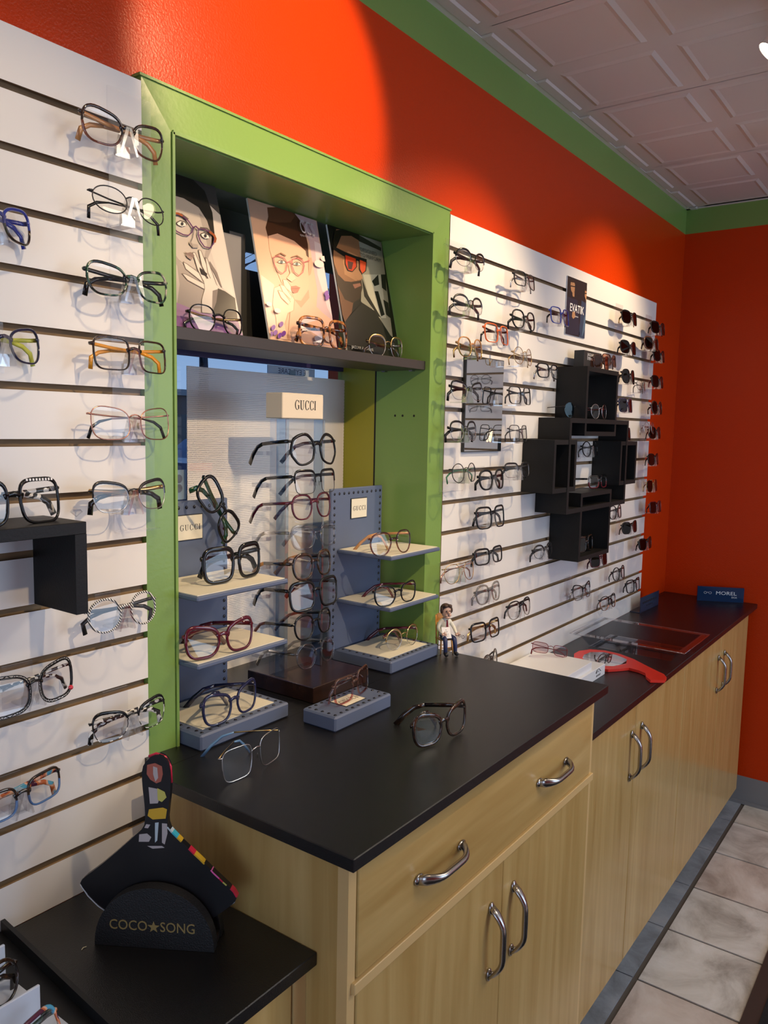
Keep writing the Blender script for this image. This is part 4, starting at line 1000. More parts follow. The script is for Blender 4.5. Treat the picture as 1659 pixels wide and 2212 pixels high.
d0 = at(165, 1118, 1, -.05)
m = MB(); q = [(0, .0045, 0)]
vs_ = [(0, 0, 0)]; rr = [(.0085, .007), (.0055, .0115)]
n8 = 10
V = [(d0.x, -.05, 1.4565)] + [(d0.x + r_ * math.cos(6.283 * (k + .5 * j) / n8), -.05 + r_ * math.sin(6.283 * (k + .5 * j) / n8), 1.4565 + h_) for j, (r_, h_) in enumerate(rr) for k in range(n8)]
Fs = [(0, 1 + k, 1 + (k + 1) % n8) for k in range(n8)] + [(1 + k, 1 + (k + 1) % n8, 1 + n8 + k) for k in range(n8)] + [(1 + (k + 1) % n8, 1 + n8 + (k + 1) % n8, 1 + n8 + k) for k in range(n8)] + [tuple(1 + n8 + k for k in range(n8))]
m.add(V, Fs); tag(m.build('crystal_gem', M_crys), 'small clear faceted crystal on the corner of the black shelf', 'ornament')

# ------------------------------------------------------------------ alcove glasses
def standing(xl, xr, y, shape, style, front, temple, label, surf, yp=None, W=WN, maxyaw=35, tilt=-3, temples='open', yaw=None, roll=0, yadd=0, **kw):
    b = SH[shape][2] * 1.0 + (.004 if style == 'acetate' else .001) * kw.get('thick', 1)
    zc = surf + b
    if yp is None: c, yw, s_ = place(xl, xr, y, 0, maxyaw, W, z=zc)
    else: c, yw, s_ = place(xl, xr, y, yp, maxyaw, W)
    c.z = surf + b * s_ + .0006
    if yaw is not None: yw = R(yaw)
    return make_glasses(shape, style, front, temple, label, c, yaw=yw, tilt=R(tilt), scale=s_, temples=temples, roll=roll, n=32, **kw)
standing(409, 538, 686, 'panto', 'acetate', M_fb, M_goldm, 'round black wire glasses with gold arms, on the charcoal shelf before the woman poster', ZS, .038, thick=.42, temples='fold', tip=M_fb, pads=True)
standing(655, 757, 713, 'bigsq', 'acetate', M_tort, M_tort, 'chunky orange tortoiseshell glasses on the charcoal shelf', ZS, .034, thick=1.25, temples='fold')
standing(797, 880, 749, 'panto', 'half', M_goldm, M_dtort, 'gold wire glasses with dark brow tips at the right end of the charcoal shelf', ZS, .036, temples='fold', pads=True)
# eight pairs on the clear column
GC = 'eyeglasses stacked on the clear column'
colm = [
 (637, 734, 971, 'hex', 'acetate', M_fb, M_fb, 'large black hexagonal glasses with gold hinges, top of the clear column', dict(thick=1.2, W=.142)),
 (641, 734, 1041, 'square', 'half', M_fb, M_fb, 'black and gold browline glasses, second from top on the clear column', dict(pads=True, bottom=M_gun)),
 (634, 725, 1093, 'panto', 'acetate', M_burg, M_burg, 'burgundy round glasses, third down on the clear column', dict(thick=.85)),
 (637, 734, 1158, 'cat', 'acetate', M_crys, M_grey, 'transparent crystal glasses, fourth down on the clear column', dict(thick=1.1)),
 (637, 725, 1220, 'panto', 'acetate', M_dtort, M_dtort, 'dark glasses with brown arm tips, fifth down on the clear column', dict(thick=1.2, tip=M_tan)),
 (633, 738, 1283, 'bigsq', 'acetate', M_fb, M_fb, 'large square black glasses with gold lettering on the arm, sixth down on the clear column', dict(thick=1.25, W=.145, deco='GUCCI')),
 (640, 725, 1348, 'panto', 'acetate', M_fb, M_fb, 'slim black rounded glasses, seventh down on the clear column', dict(thick=.85, tip=M_brcl)),
 (642, 733, 1411, 'round', 'acetate', M_crys, M_grey, 'clear rounded glasses with grey arms, lowest on the clear column', dict(thick=.8))]
for xl, xr, y, sh, st, fm, tm, lab, kw in colm:
    W = kw.pop('W', WN)
    c, yw, s_ = place(xl, xr, y, -.006, 20, W)
    make_glasses(sh, st, fm, tm, lab, c, yaw=yw, tilt=R(-5), scale=s_, temples='open', group=GC, n=32, **kw)
    ledge(c.x, c.y + .006, c.z + .004)
# pairs on the studded displays
standing(450, 571, 1237, 'bigsq', 'acetate', M_fb, M_fb, 'very thick black glasses on the upper left studded shelf', 1.3113, -.005, thick=1.75, temples='fold', W=.142)
standing(406, 558, 1370, 'bigcat', 'acetate', M_burg, M_burg, 'thick burgundy cat-eye glasses on the lower left studded shelf', 1.1983, -.044, thick=1.35, W=.145, temples='right_open')
standing(432, 580, 1520, 'bigcat', 'acetate', M_navy, M_navy, 'navy cat-eye glasses on the left studded base', ZM + .029, thick=1.15, temples='right_open', yaw=6, W=.145)
standing(497, 610, 1632, 'bigsq', 'metal', M_wire, M_goldm, 'silver wire square glasses with pale blue tips on the worktop', ZM, tip=M_sky, pads=True, yaw=4, W=.142, temples='right_open')
standing(706, 829, 1480, 'square', 'acetate', M_brown, M_pinkb, 'brown and pink see-through glasses on the small studded block', ZM + .0282, bottom=M_pinkb, thick=.9, yaw=10, temples='fold')
standing(806, 896, 1157, 'aviator', 'acetate', M_brcl, M_tan, 'brown double-bridge aviator glasses on the upper right studded shelf', 1.3113, -.042, thick=.7, temples='right_open', W=.142)
standing(815, 906, 1268, 'cat', 'acetate', M_fb, M_burg, 'black cat-eye glasses with red tips on the lower right studded shelf', 1.1983, -.042, thick=.7, temples='right_open')
standing(829, 917, 1378, 'round', 'half', M_goldm, M_burg, 'round gold wire glasses with dark red arms on the right studded base', ZM + .029, temples='right_open', pads=True, yaw=-4)
standing(905, 1014, 1567, 'bigcat', 'acetate', M_dtort, M_dtort, 'black tortoise cat-eye glasses standing alone at the front of the worktop', ZM, thick=1.55, yaw=-8, W=.146, temples='right_open')
c = at(477, 1105, 1, .055)
make_glasses('bigcat', 'acetate', M_fb, M_dgreen, 'black cat-eye glasses hung diagonally over the corner of the left studded board', c, yaw=R(6), tilt=R(0), roll=R(52), scale=1.0, thick=1.4, n=32)

# ------------------------------------------------------------------ right slatwall glasses
A = []; 
w_ = wallpair
w_(988, 1055, 563, 'oval', 'half', M_fb, M_gun, 'dark browline glasses, top of the first strip right of the green frame', A, pads=False, tilt=R(4))
w_(983, 1051, 659, 'oval', 'half', M_gun, M_gun, 'grey browline glasses, second down on the first strip right of the green frame', A)
w_(993, 1050, 752, 'panto', 'acetate', M_tan, M_goldm, 'amber rounded glasses, third down on the first strip', A, thick=.6, bottom=M_goldm)
w_(979, 1050, 846, 'cat', 'half', M_fb, M_fb, 'black browline glasses in front of the mirror, fourth down on the first strip', A)
w_(974, 1038, 932, 'panto', 'half', M_fb, M_fb, 'thin black browline glasses at the lower left of the mirror', A)
w_(977, 1037, 1021, 'round', 'metal', M_gun, M_green, 'dark wire glasses with green arms, lowest on the first strip', A, thick=1.3)
strip_unit(A, 'first clear strip right of the green frame, carrying six pairs', 2.03, 1.432, .09)
B = []
w_(1116, 1162, 606, 'rect', 'acetate', M_gun, M_wire, 'grey rectangular glasses, top of the second strip on the right slatwall', B, thick=.5)
w_(1109, 1163, 692, 'panto', 'acetate', M_fbm, M_fbm, 'matt black rounded glasses, second down on the second strip', B, thick=.8)
w_(1111, 1157, 770, 'round', 'metal', M_goldm, M_goldm, 'thin gold wire round glasses, third down on the second strip', B)
w_(1104, 1153, 855, 'square', 'acetate', M_gun, M_gun, 'thin dark grey square glasses, fourth down on the second strip', B, thick=.45)
w_(1105, 1145, 936, 'square', 'metal', M_gun, M_gun, 'fine dark wire glasses, fifth down on the second strip', B, thick=1.3)
w_(1095, 1150, 1016, 'rect', 'half', M_gun, M_gun, 'half rim dark glasses beside the black cube shelves, lowest on the second strip', B)
strip_unit(B, 'second clear strip on the right slatwall, left of the black cubes', 2.01, 1.415, .07)
w_(1052, 1105, 722, 'square', 'acetate', M_orf, M_fb, 'orange and black square glasses just above the mirror', thick=.6)
w_(1194, 1235, 684, 'square', 'acetate', M_blue, M_fb, 'blue and black glasses hung beside the two men poster card', thick=.6)
w_(1166, 1211, 802, 'rect', 'acetate', M_fb, M_wire, 'black and clear rectangular glasses left of the top black cube', thick=.8)
Cc = []
w_(1039, 1095, 1036, 'panto', 'acetate', M_fbm, M_fbm, 'thick matt black rounded glasses just below the mirror', Cc, thick=1.2)
w_(1036, 1095, 1117, 'bigsq', 'acetate', M_fb, M_fb, 'tall black square glasses below the matt black pair', Cc, thick=1.0)
w_(1031, 1091, 1200, 'rect', 'acetate', M_fb, M_fb, 'black rectangular glasses right of the thin gold pair', Cc, thick=1.0)
w_(1032, 1087, 1281, 'panto', 'acetate', M_grey, M_grey, 'clear grey rounded glasses above the seated figurine\'s side', Cc, thick=1.1)
w_(1022, 1085, 1361, 'square', 'acetate', M_fb, M_goldm, 'bold black square glasses right of the seated figurine', Cc, thick=1.0)
strip_unit(Cc, 'clear strip below the mirror carrying five pairs', 1.49, 1.11, .07)
w_(965, 1031, 1236, 'aviator', 'metal', M_goldm, M_rose, 'thin gold wire aviator glasses low by the green frame', pads='bar')
w_(1103, 1151, 1314, 'aviator', 'acetate', M_fb, M_fb, 'black double-bridge glasses low on the right slatwall above the white box', thick=.7, bottom=M_grey)
w_(1157, 1199, 1190, 'oval', 'half', M_gun, M_gun, 'blue-grey oval glasses left of the bottom black cube', bottom=M_gun)
w_(1047, 1080, 1428, 'round', 'acetate', M_dtort, M_dtort, 'tortoise glasses partly hidden behind the raised worktop', thick=.7)
w_(1326, 1354, 1238, 'round', 'acetate', M_fb, M_fb, 'thin black glasses below the bottom black cube, arm hanging left', thick=.6)
w_(1357, 1386, 1264, 'square', 'acetate', M_fb, M_fb, 'black glasses just above the dark blue sign', thick=.8)
w_(1243, 1280, 1277, 'bigcat', 'acetate', M_fb, M_grey, 'black topped glasses low on the right slatwall, clear lower rim', thick=.7, bottom=M_grey)
w_(1301, 1334, 1300, 'aviator', 'acetate', M_fb, M_brown, 'black and rose double-bridge glasses, lowest on the right slatwall', thick=.5, bottom=M_rose)
w_(1319, 1347, 1106, 'panto', 'acetate', M_gun, M_gun, 'thin dark glasses right of the black cubes, above the grey sunglasses', thick=.6)
w_(1280, 1316, 1210, 'rect', 'acetate', M_burg, M_burg, 'dark red sunglasses half hidden under the bottom black cube', lens=L_sun, thick=.8)
w_(1306, 1336, 779, 'rect', 'acetate', M_brown, M_brown, 'brown glasses on the wall right behind the top black cube', lens=L_amber, thick=.6)
w_(1349, 1380, 1139, 'sport', 'acetate', M_gun, M_brown, 'grey sunglasses right of the black cubes, below the thin dark pair', lens=L_sun, thick=.6, group=GSN)
w_(1385, 1411, 1174, 'sport', 'acetate', M_fb, M_fb, 'black sunglasses above the dark blue sign, lowest of the sunglasses', lens=L_sun, thick=.7, group=GSN)
E_ = []; SUN = dict(lens=L_sun, group=GSN, W=.142)
w_(1348, 1381, 687, 'sport', 'acetate', M_fb, M_goldm, 'black sunglasses, top of the inner column right of the cubes', E_, thick=.7, **SUN)
w_(1345, 1379, 751, 'sport', 'acetate', M_fb, M_fb, 'black sunglasses, second down in the inner column right of the cubes', E_, thick=.7, **SUN)
w_(1348, 1376, 814, 'aviator', 'acetate', M_fb, M_fb, 'dark sunglasses, third down in the inner column right of the cubes', E_, thick=.6, **SUN)
w_(1341, 1371, 876, 'square', 'acetate', M_navy, M_fb, 'navy blue sunglasses, fourth down in the inner column right of the cubes', E_, thick=.9, lens=clearmat('navy_sun_lens', (.03, .04, .10), 1.5), group=GSN, W=.142)
w_(1337, 1367, 938, 'sport', 'acetate', M_fb, M_fb, 'sunglasses half hidden behind the upper black cube, fifth in the inner column', E_, thick=.7, **SUN)
strip_unit(E_, 'clear strip of sunglasses just right of the black cubes', 2.03, 1.42, .07)
w_(1379, 1399, 833, 'oval', 'metal', M_gun, M_gun, 'fine wire glasses between the two columns of sunglasses', thick=.8)
F_ = []
w_(1411, 1441, 709, 'sport', 'acetate', M_fb, M_fb, 'black sunglasses, top of the outer column near the orange corner', F_, thick=.7, **SUN)
w_(1397, 1427, 743, 'sport', 'acetate', M_brown, M_brown, 'larger dark sunglasses overlapping the outer column, second from top', F_, thick=1.1, lens=L_sun, group=GSN)
w_(1416, 1440, 769, 'sport', 'acetate', M_fb, M_fb, 'narrow dark sunglasses, third down in the outer column', F_, thick=.6, **SUN)
w_(1412, 1437, 825, 'sport', 'acetate', M_fb, M_red, 'black sunglasses, fourth down in the outer column', F_, thick=.7, **SUN)
w_(1409, 1435, 881, 'round', 'acetate', M_dtort, M_dtort, 'rounded dark brown sunglasses, fifth down in the outer column', F_, thick=.9, **SUN)
w_(1406, 1431, 935, 'sport', 'acetate', M_fb, M_fb, 'dark sunglasses behind a clear pair, sixth down in the outer column', F_, thick=.7, **SUN)
w_(1405, 1426, 992, 'sport', 'acetate', M_fb, M_fb, 'small dark sunglasses, seventh down in the outer column', F_, thick=.6, lens=L_sunv, group=GSN)
w_(1400, 1424, 1049, 'aviator', 'metal', M_goldm, M_goldm, 'brown lensed sunglasses, eighth down in the outer column', F_, lens=L_sunb, group=GSN)
w_(1407, 1432, 1095, 'square', 'acetate', M_burg, M_fb, 'violet grey sunglasses, ninth down in the outer column', F_, thick=.5, lens=L_sunv, group=GSN)
strip_unit(F_, 'outermost clear strip of sunglasses by the orange corner', 2.03, 1.40, .07, -.012)
w_(1392, 1418, 925, 'round', 'metal', M_wire, M_wire, 'clear lensed pair overlapping the sixth sunglasses of the outer column', thick=1.0, holder=False)

# pairs on the end-wall panel that show in the wall mirror
for z_, sh_, f_, lab_ in ((1.83, 'round', M_gun, 'dark round pair on the end wall, top one seen in the wall mirror'), (1.69, 'rect', M_fb, 'black rectangular pair on the end wall, middle one in the wall mirror'), (1.55, 'oval', M_gun, 'thin oval pair on the end wall, lowest one in the wall mirror')):
    make_glasses(sh_, 'metal', f_, f_, lab_, (XC - .07, -.98, z_), yaw=R(-90), tilt=R(-4), n=20, thick=1.4, group='eyeglasses seen only in the wall mirror')
# black cube shelf unit
def cube(x0, x1, z0, z1, label, d=.1, t=.0135, inset=0.0):
    m = MB(); m.box(x0, x1, -d, -.0005, z1 - t, z1); m.box(x0, x1, -d, -.0005, z0, z0 + t); m.box(x0, x0 + t, -d, -.0005, z0 + t, z1 - t); m.box(x1 - t, x1, -d, -.0005, z0 + t, z1 - t)
    return tag(m.build('cube_shelf', M_blk), label, 'shelf', 'black cube shelves on the right slatwall')
cube(1.936, 2.428, 1.343, 1.624, 'large central black cube shelf frame', t=.014)
cube(2.050, 2.312, 1.572, 1.7795, 'top black cube shelf carrying the small black box', d=.0985)
cube(2.046, 2.302, 1.188, 1.399, 'bottom black cube shelf with dark glasses inside', d=.0985)
cube(1.838, 1.998, 1.409, 1.5605, 'left black cube shelf', d=.0985)
cube(2.368, 2.528, 1.408, 1.5545, 'right black cube shelf', d=.0985)
def onbox(xl, xr, y, shape, style, f, tm, lab, surf, yp=-.07, **kw): return standing(xl, xr, y, shape, style, f, tm, lab, surf, yp, maxyaw=30, **kw)
onbox(1286, 1321, 778, 'square', 'acetate', M_brown, M_brown, 'brown tinted glasses standing on the top black cube', 1.7797, lens=L_amber, thick=.5)
onbox(1220, 1267, 886, 'round', 'rimless', M_gun, M_gun, 'mirrored blue sunglasses on the ledge left of the top cube', 1.6243, lens=L_blue)
onbox(1278, 1317, 889, 'round', 'metal', M_wire, M_red, 'clear wire glasses standing before the top black cube', 1.6243, yp=-.085)
onbox(1276, 1315, 1046, 'rect', 'acetate', M_grey, M_fb, 'grey and red glasses standing inside the central cube', 1.3993, bottom=M_red, yp=-.06)
w_(1260, 1297, 970, 'round', 'acetate', M_fb, M_fb, 'black glasses on the wall seen through the central cube', thick=.5, yp=-.05)
onbox(1250, 1285, 1178, 'square', 'acetate', M_dtort, M_dtort, 'dark glasses standing inside the bottom black cube', 1.2018, lens=L_green, yp=-.07)

# mirror, poster card and small box on the right slatwall
t = thing('wall_mirror', 'narrow rectangular mirror hung on the right slatwall', 'mirror', (1.592, -.005, 1.53))
m = MB(); m.box(1.494, 1.692, -.0085, -.0005, 1.528, 1.770); m.build('backing', M_ink, t)
m = MB(); m.box(1.496, 1.690, -.0092, -.0086, 1.530, 1.768); m.build('mirror_glass', M_mirror, t)
t = thing('poster_card', 'small dark poster card of two men in glasses lettered EVATIK', 'poster', (2.17, -.004, 1.883))
m = MB(); m.box(2.093, 2.246, -.0035, -.0008, 1.883, 2.058); m.build('card', M_white, t)
pcv = {}
pm = MB(); cols = []
def pc_(pts, c, k):
    if c not in cols: cols.append(c)
    P_ = []
    for x, y in pts:
        p_ = at(1130 + x / 4.74, 560 + y / 4.74, 1, -.004); P_.append((min(max(p_.x, 2.0932), 2.2458), -.0036 - .00008 * k, min(max(p_.z, 1.8832), 2.0578)))
    pm.add(P_, [tuple(range(len(P_)))], cols.index(c))
dk = (.016, .013, .018); bl = (.03, .05, .10); skm = (.45, .24, .12)
pc_([(440, 160), (700, 230), (660, 830), (430, 770)], dk, 1)
pc_([(450, 380), (560, 420), (580, 780), (430, 770)], (.022, .022, .045), 2)
pc_([(600, 420), (690, 470), (670, 820), (570, 800)], bl, 2); pc_([(625, 600), (660, 560), (655, 720), (600, 800)], (.08, .14, .22), 3)
pc_([(490, 220), (520, 222), (532, 260), (528, 330), (510, 350), (492, 320), (486, 260)], skm, 3); pc_([(505, 350), (528, 335), (525, 385), (508, 380)], skm, 3)
pc_([(636, 310), (660, 308), (668, 350), (660, 420), (645, 430), (632, 380)], skm, 3); pc_([(484, 215), (520, 210), (535, 250), (524, 240), (490, 235)], (.03, .02, .015), 4); pc_([(630, 300), (664, 300), (668, 335), (640, 325)], (.03, .02, .015), 4)
pc_([(488, 268), (530, 276), (530, 286), (488, 278)], (.01, .01, .01), 5); pc_([(634, 345), (666, 352), (666, 362), (634, 355)], (.01, .01, .01), 5)
pc_([(505, 540), (530, 535), (535, 590), (515, 610), (500, 590)], skm, 4)
textmesh('EVATIK', .034, (2.172, -.0046, 1.966), (1, 0, 0), (0, 0, 1), 0, sx=1.0, mi=len(cols), mb=pm, bold=.0004); textmesh('eyewear', .008, (2.172, -.0046, 1.944), (1, 0, 0), (0, 0, 1), 0, mi=len(cols), mb=pm)
pm.build('printed_picture', [mat('card_print_%d' % i, c, .35) for i, c in enumerate(cols)] + [M_white], t)
t = thing('lettered_box', 'small black lettered box standing on the top black cube', 'box', (2.2, -.04, 1.7797))
m = MB(); m.box(2.125, 2.268, -.055, -.022, 1.7797, 1.835, 0, bev=.001); bb = m.build('box', mat('dark_box', (.02, .02, .02), .4), t)
mm = textmesh('JAGUAR', .0125, (2.150, -.0555, 1.823), (1, 0, 0), (0, 0, 1), .0001, 'LEFT', 1.1); textmesh('EYEWEAR', .0125, (2.150, -.0555, 1.811), (1, 0, 0), (0, 0, 1), .0001, 'LEFT', 1.1, mb=mm); mm.build('lettering', M_white, bb)
# two empty clear hooks
for i, (x, y, lab) in enumerate([(1228, 1268, 'empty clear holder low on the right slatwall under the bottom cube'), (1276, 1300, 'empty clear holder under the black topped pair on the right slatwall')]):
    p_ = at(x, y, 1, -.01); h = thing('acrylic_nose_holder', lab, 'display holder', (p_.x, -.004, p_.z), 'single clear holders in the slatwall')
    m = MB(); m.box(p_.x - .022, p_.x + .022, -.0045, -.002, p_.z - .03, p_.z + .035); m.box(p_.x - .022, p_.x + .022, -.02, -.0045, p_.z - .03, p_.z - .0275); m.build('hook_plate', M_acr, h)

# ------------------------------------------------------------------ things on the lower far worktop
def qxy(x, y, z): p_ = at(x, y, 2, z); return (p_.x, p_.y)
# clear tray
t = thing('acrylic_tray', 'clear rectangular acrylic tray on the far worktop', 'tray', (2.35, -.2, ZL))
tz = ZL + .046; o4 = [(2.20, -.388), (2.49, -.388), (2.49, -.018), (2.20, -.018)]; c4 = [(2.222, -.366), (2.468, -.366), (2.468, -.040), (2.222, -.040)]; b4 = [(2.25, -.335), (2.44, -.335), (2.44, -.07), (2.25, -.07)]
def ringq(m, A, za, B, zb, mi=0): m.add([(x, y, za) for x, y in A] + [(x, y, zb) for x, y in B], [(i, (i + 1) % 4, 4 + (i + 1) % 4, 4 + i) for i in range(4)], mi)
m = MB()
ringq(m, o4, tz - .003, o4, tz); ringq(m, o4, tz, c4, tz); ringq(m, c4, tz, b4, ZL + .003); m.add([(x, y, ZL + .003) for x, y in b4], [(0, 1, 2, 3)])
c5 = [(x + (.002 if x < 2.3 else -.002) * -1, y) for x, y in c4]
ringq(m, o4, tz - .003, c5, tz - .003); ringq(m, c5, tz - .003, [(x - .002 if x < 2.3 else x + .002, y) for x, y in b4], ZL + .0005); m.add([(x, y, ZL + .0005) for x, y in b4], [(0, 1, 2, 3)])
m.build('tray_body', M_acr2, t)
m = MB(); m.tube([(x, y, tz - .0015) for x, y in o4], .0022, 6, closed=True); m.build('rim', M_acr2, t)
# red hand mirror
t = thing('hand_mirror', 'red hand mirror lying on the far worktop', 'mirror', (1.95, -.2, ZL))
OUT = [(1240, 1425), (1240, 1412), (1251, 1406), (1275, 1402.5), (1307, 1405), (1338, 1412), (1370, 1424), (1394, 1436.5), (1415, 1447), (1434, 1456), (1440, 1463), (1436, 1469), (1405, 1469), (1396, 1462), (1394, 1454), (1380, 1448), (1359, 1442.5), (1338, 1444.6), (1314, 1446), (1289, 1442), (1262, 1437)]
def inset_poly(P_, z, dz, mi, m): m.prism([(x, y, z) for x, y in P_], (0, 0, dz), mi)
m = MB(); inset_poly([qxy(x, y, ZL + .009) for x, y in OUT], ZL + .001, .008, 0, m); m.build('frame', mat('red_plastic', (.75, .035, .02), .3), t)
EL = [(1262, 1414), (1275.5, 1408.6), (1303, 1408.6), (1331, 1414.6), (1354, 1424), (1353, 1433), (1324, 1439), (1293, 1437.6), (1268, 1430), (1258, 1421)]
m = MB(); inset_poly([qxy(x, y, ZL + .0096) for x, y in EL], ZL + .009, .0006, 0, m); m.build('mirror_glass', M_mirror, t)
# white stepped box
t = thing('display_plinth', 'white two-step presentation box on the far worktop', 'display box', (1.85, -.15, ZL))
m = MB(); m.box(1.665, 1.985, -.222, -.004, ZL, ZL + .032, 0, bev=.001); lo = m.build('lower_box', mat('white_gloss_box', (.80, .81, .83), .35), t)
za = ZL + .0545
m = MB(); m.box(1.70, 1.905, -.212, -.045, ZL + .032, za, 0, bev=.0008); m.build('upper_box', mat('white_gloss_box', (.80, .81, .83), .35), t)
m = MB(); lx = 1.93
m.tube([(lx - .018, -.2226, ZL + .020), (lx - .012, -.2226, ZL + .027), (lx, -.2226, ZL + .029), (lx + .010, -.2226, ZL + .027), (lx + .014, -.2226, ZL + .022), (lx + .022, -.2226, ZL + .019)], .0008, 4); m.tube([(lx - .014, -.2226, ZL + .018), (lx - .008, -.2226, ZL + .024), (lx, -.2226, ZL + .023), (lx + .006, -.2226, ZL + .019)], .0006, 4)
for k in range(5): m.tube([(lx - .014 + k * .007, -.2226, ZL + .008), (lx - .011 + k * .007, -.2226, ZL + .013)], .0007, 4)
m.build('printed_logo', M_ink, lo)
c = at(1190, 1404, 2, za + .022)
make_glasses('rect', 'metal', M_red, M_red, 'small dark red wire glasses propped on the white box', (c.x, c.y, za + .0240), yaw=R(-38), tilt=R(-28), scale=.86, lens=L_rosel, thick=1.2, n=26, roll=R(14))
# signs
t = thing('name_sign', 'dark blue lettered sign standing near the slatwall corner', 'sign', (2.93, -.05, ZL))
A_ = at(1383, 1325, 2, ZL); B_ = at(1422, 1307, 2, ZL); n_ = Vector((B_.y - A_.y, A_.x - B_.x, 0)).normalized(); u_ = (B_ - A_).normalized(); hh = .062
m = MB(); m.prism([A_, B_, B_ + Vector((0, 0, hh)), A_ + Vector((0, 0, hh))], -n_ * .003); m.prism([A_, B_, B_ - n_ * .045, A_ - n_ * .045], (0, 0, .0025)); m.build('panel', mat('dark_blue_acrylic', (.018, .028, .065), .12, spec=.6), t)
mm = MB()
for k, wl in enumerate((.10, .05)):
    for q in range(9 if k == 0 else 4):
        f0 = .5 + (q - (4.5 if k == 0 else 2)) * .085; p0 = A_.lerp(B_, f0) + Vector((0, 0, .034 - k * .014)) + n_ * .0005
        mm.prism([p0, p0 + u_ * .009, p0 + u_ * .009 + Vector((0, 0, .0075 - k * .004)), p0 + Vector((0, 0, .0075 - k * .004))], n_ * .0001)
mm.build('lettering', M_ink, t)
t = thing('name_sign', 'blue acrylic sign with pale lettering by the orange end wall', 'sign', (3.3, -.25, ZL))
A_ = Vector((3.245, -.150, ZL + .0002)); B_ = Vector((3.325, -.318, ZL + .0002)); u_ = (B_ - A_).normalized(); n_ = Vector((u_.y, -u_.x, 0)); hh = .062
m = MB(); m.prism([A_, B_, B_ + Vector((0, 0, hh)), A_ + Vector((0, 0, hh))], -n_ * .012); pb = m.build('block', mat('blue_acrylic', (.004, .028, .09), .08, spec=.7), t)
mid = (A_ + B_) / 2
mm = textmesh('MOREL', .021, mid + u_ * .022 + Vector((0, 0, .036)) + n_ * .0004, u_, (0, 0, 1), .0001, sx=1.25); textmesh('DOA', .010, mid + u_ * .055 + Vector((0, 0, .020)) + n_ * .0004, u_, (0, 0, 1), .0001, mb=mm)
g0 = mid - u_ * .052 + Vector((0, 0, .036)) + n_ * .0006
for s in (-1, 1):
    mm.tube([g0 + u_ * (s * .0095 + .006 * math.cos(a * .785)) + Vector((0, 0, .0045 * math.sin(a * .785))) for a in range(8)], .0007, 4, closed=True)
mm.tube([g0 - u_ * .003, g0 + Vector((0, 0, .003)), g0 + u_ * .003], .0007, 4)
mm.build('lettering', mat('pale_print', (.62, .70, .75), .4), pb)

# ------------------------------------------------------------------ seated figurine
fx, fy = 1.352, -.062
FIG = thing('figurine', 'painted figurine of a seated man holding an eye chart, on a toy chair', 'figurine', (fx, fy, ZM))
def L(x, y, z): return Vector((fx + x, fy + y, ZM + z))
M_toy = mat('toy_chair_wood', (.62, .28, .06), .35); M_skin = mat('figurine_skin', (.58, .38, .30), .5); M_shirt = mat('figurine_shirt', (.66, .66, .58), .55); M_trou = mat('figurine_trousers', (.012, .022, .09), .45); M_shoe = mat('figurine_shoe', (.008, .008, .01), .35); M_hair = mat('figurine_hair', (.05, .025, .02), .6)
m = MB(); m.box(fx - .017, fx + .017, fy + .000, fy + .030, ZM + .032, ZM + .035, 0, bev=.0008)
for sx_ in (-1, 1):
    m.tube([L(sx_ * .014, .003, .032), L(sx_ * .015, .001, .016), L(sx_ * .0165, -.001, 0)], [.0018, .0024, .0012], 8)
    m.tube([L(sx_ * .014, .027, 0), L(sx_ * .014, .029, .035), L(sx_ * .0145, .034, .088)], [.0012, .0022, .0018], 8)
m.tube([L(-.014, .002, .014), L(.014, .002, .014)], .001, 6); m.tube([L(-.014, .028, .014), L(.014, .028, .014)], .001, 6)
m.prism([L(-.0145, .0335, .070), L(.0145, .0335, .070), L(.0145, .035, .088), L(.006, .0355, .092), L(-.006, .0355, .092), L(-.0145, .035, .088)], (0, .002, 0))
for k in (-.007, 0, .007): m.tube([L(k, .030, .035), L(k, .0345, .072)], .0009, 6)
m.build('chair', M_toy, FIG)
def skin_body(name, V, E_, Rad, matfn, mats, parent, sub=2):
    me = bpy.data.meshes.new('s'); me.from_pydata([tuple(v) for v in V], E_, []); ob = bpy.data.objects.new('s', me); COL.objects.link(ob)
    sk_ = ob.modifiers.new('k', 'SKIN'); sk_.use_smooth_shade = True
    for i, r_ in enumerate(Rad):
        me.skin_vertices[0].data[i].radius = r_ if isinstance(r_, tuple) else (r_, r_)
    me.skin_vertices[0].data[0].use_root = True
    ss = ob.modifiers.new('b', 'SUBSURF'); ss.levels = sub; ss.render_levels = sub
    dg = bpy.context.evaluated_depsgraph_get(); r = bpy.data.meshes.new_from_object(ob.evaluated_get(dg)); bpy.data.objects.remove(ob)
    m = MB()
    off = Vector(parent_world(parent))
    for p_ in r.polygons:
        pass
    m.v = [v.co.copy() for v in r.vertices]
    for p_ in r.polygons: m.f.append(list(p_.vertices)); m.m.append(matfn(p_.center - off)); m.sm.append(True)
    return m.build(name, mats, parent)
V = [L(0, .016, .042), L(0, .014, .055), L(0, .015, .070), L(0, .014, .080), L(0, .012, .086),
     L(-.010, .006, .040), L(-.0125, -.016, .041), L(-.013, -.020, .022), L(-.013, -.019, .006), L(-.0135, -.030, .0045),
     L(.010, .006, .040), L(.0125, -.014, .041), L(.0135, -.018, .022), L(.014, -.018, .006), L(.0150, -.029, .0045),
     L(-.013, .014, .076), L(-.0205, .008, .062), L(-.015, -.006, .052),
     L(.013, .014, .076), L(.0205, .006, .062), L(.0185, -.012, .051)]
Ed = [(0, 1), (1, 2), (2, 3), (3, 4), (0, 5), (5, 6), (6, 7), (7, 8), (8, 9), (0, 10), (10, 11), (11, 12), (12, 13), (13, 14), (3, 15), (15, 16), (16, 17), (3, 18), (18, 19), (19, 20)]
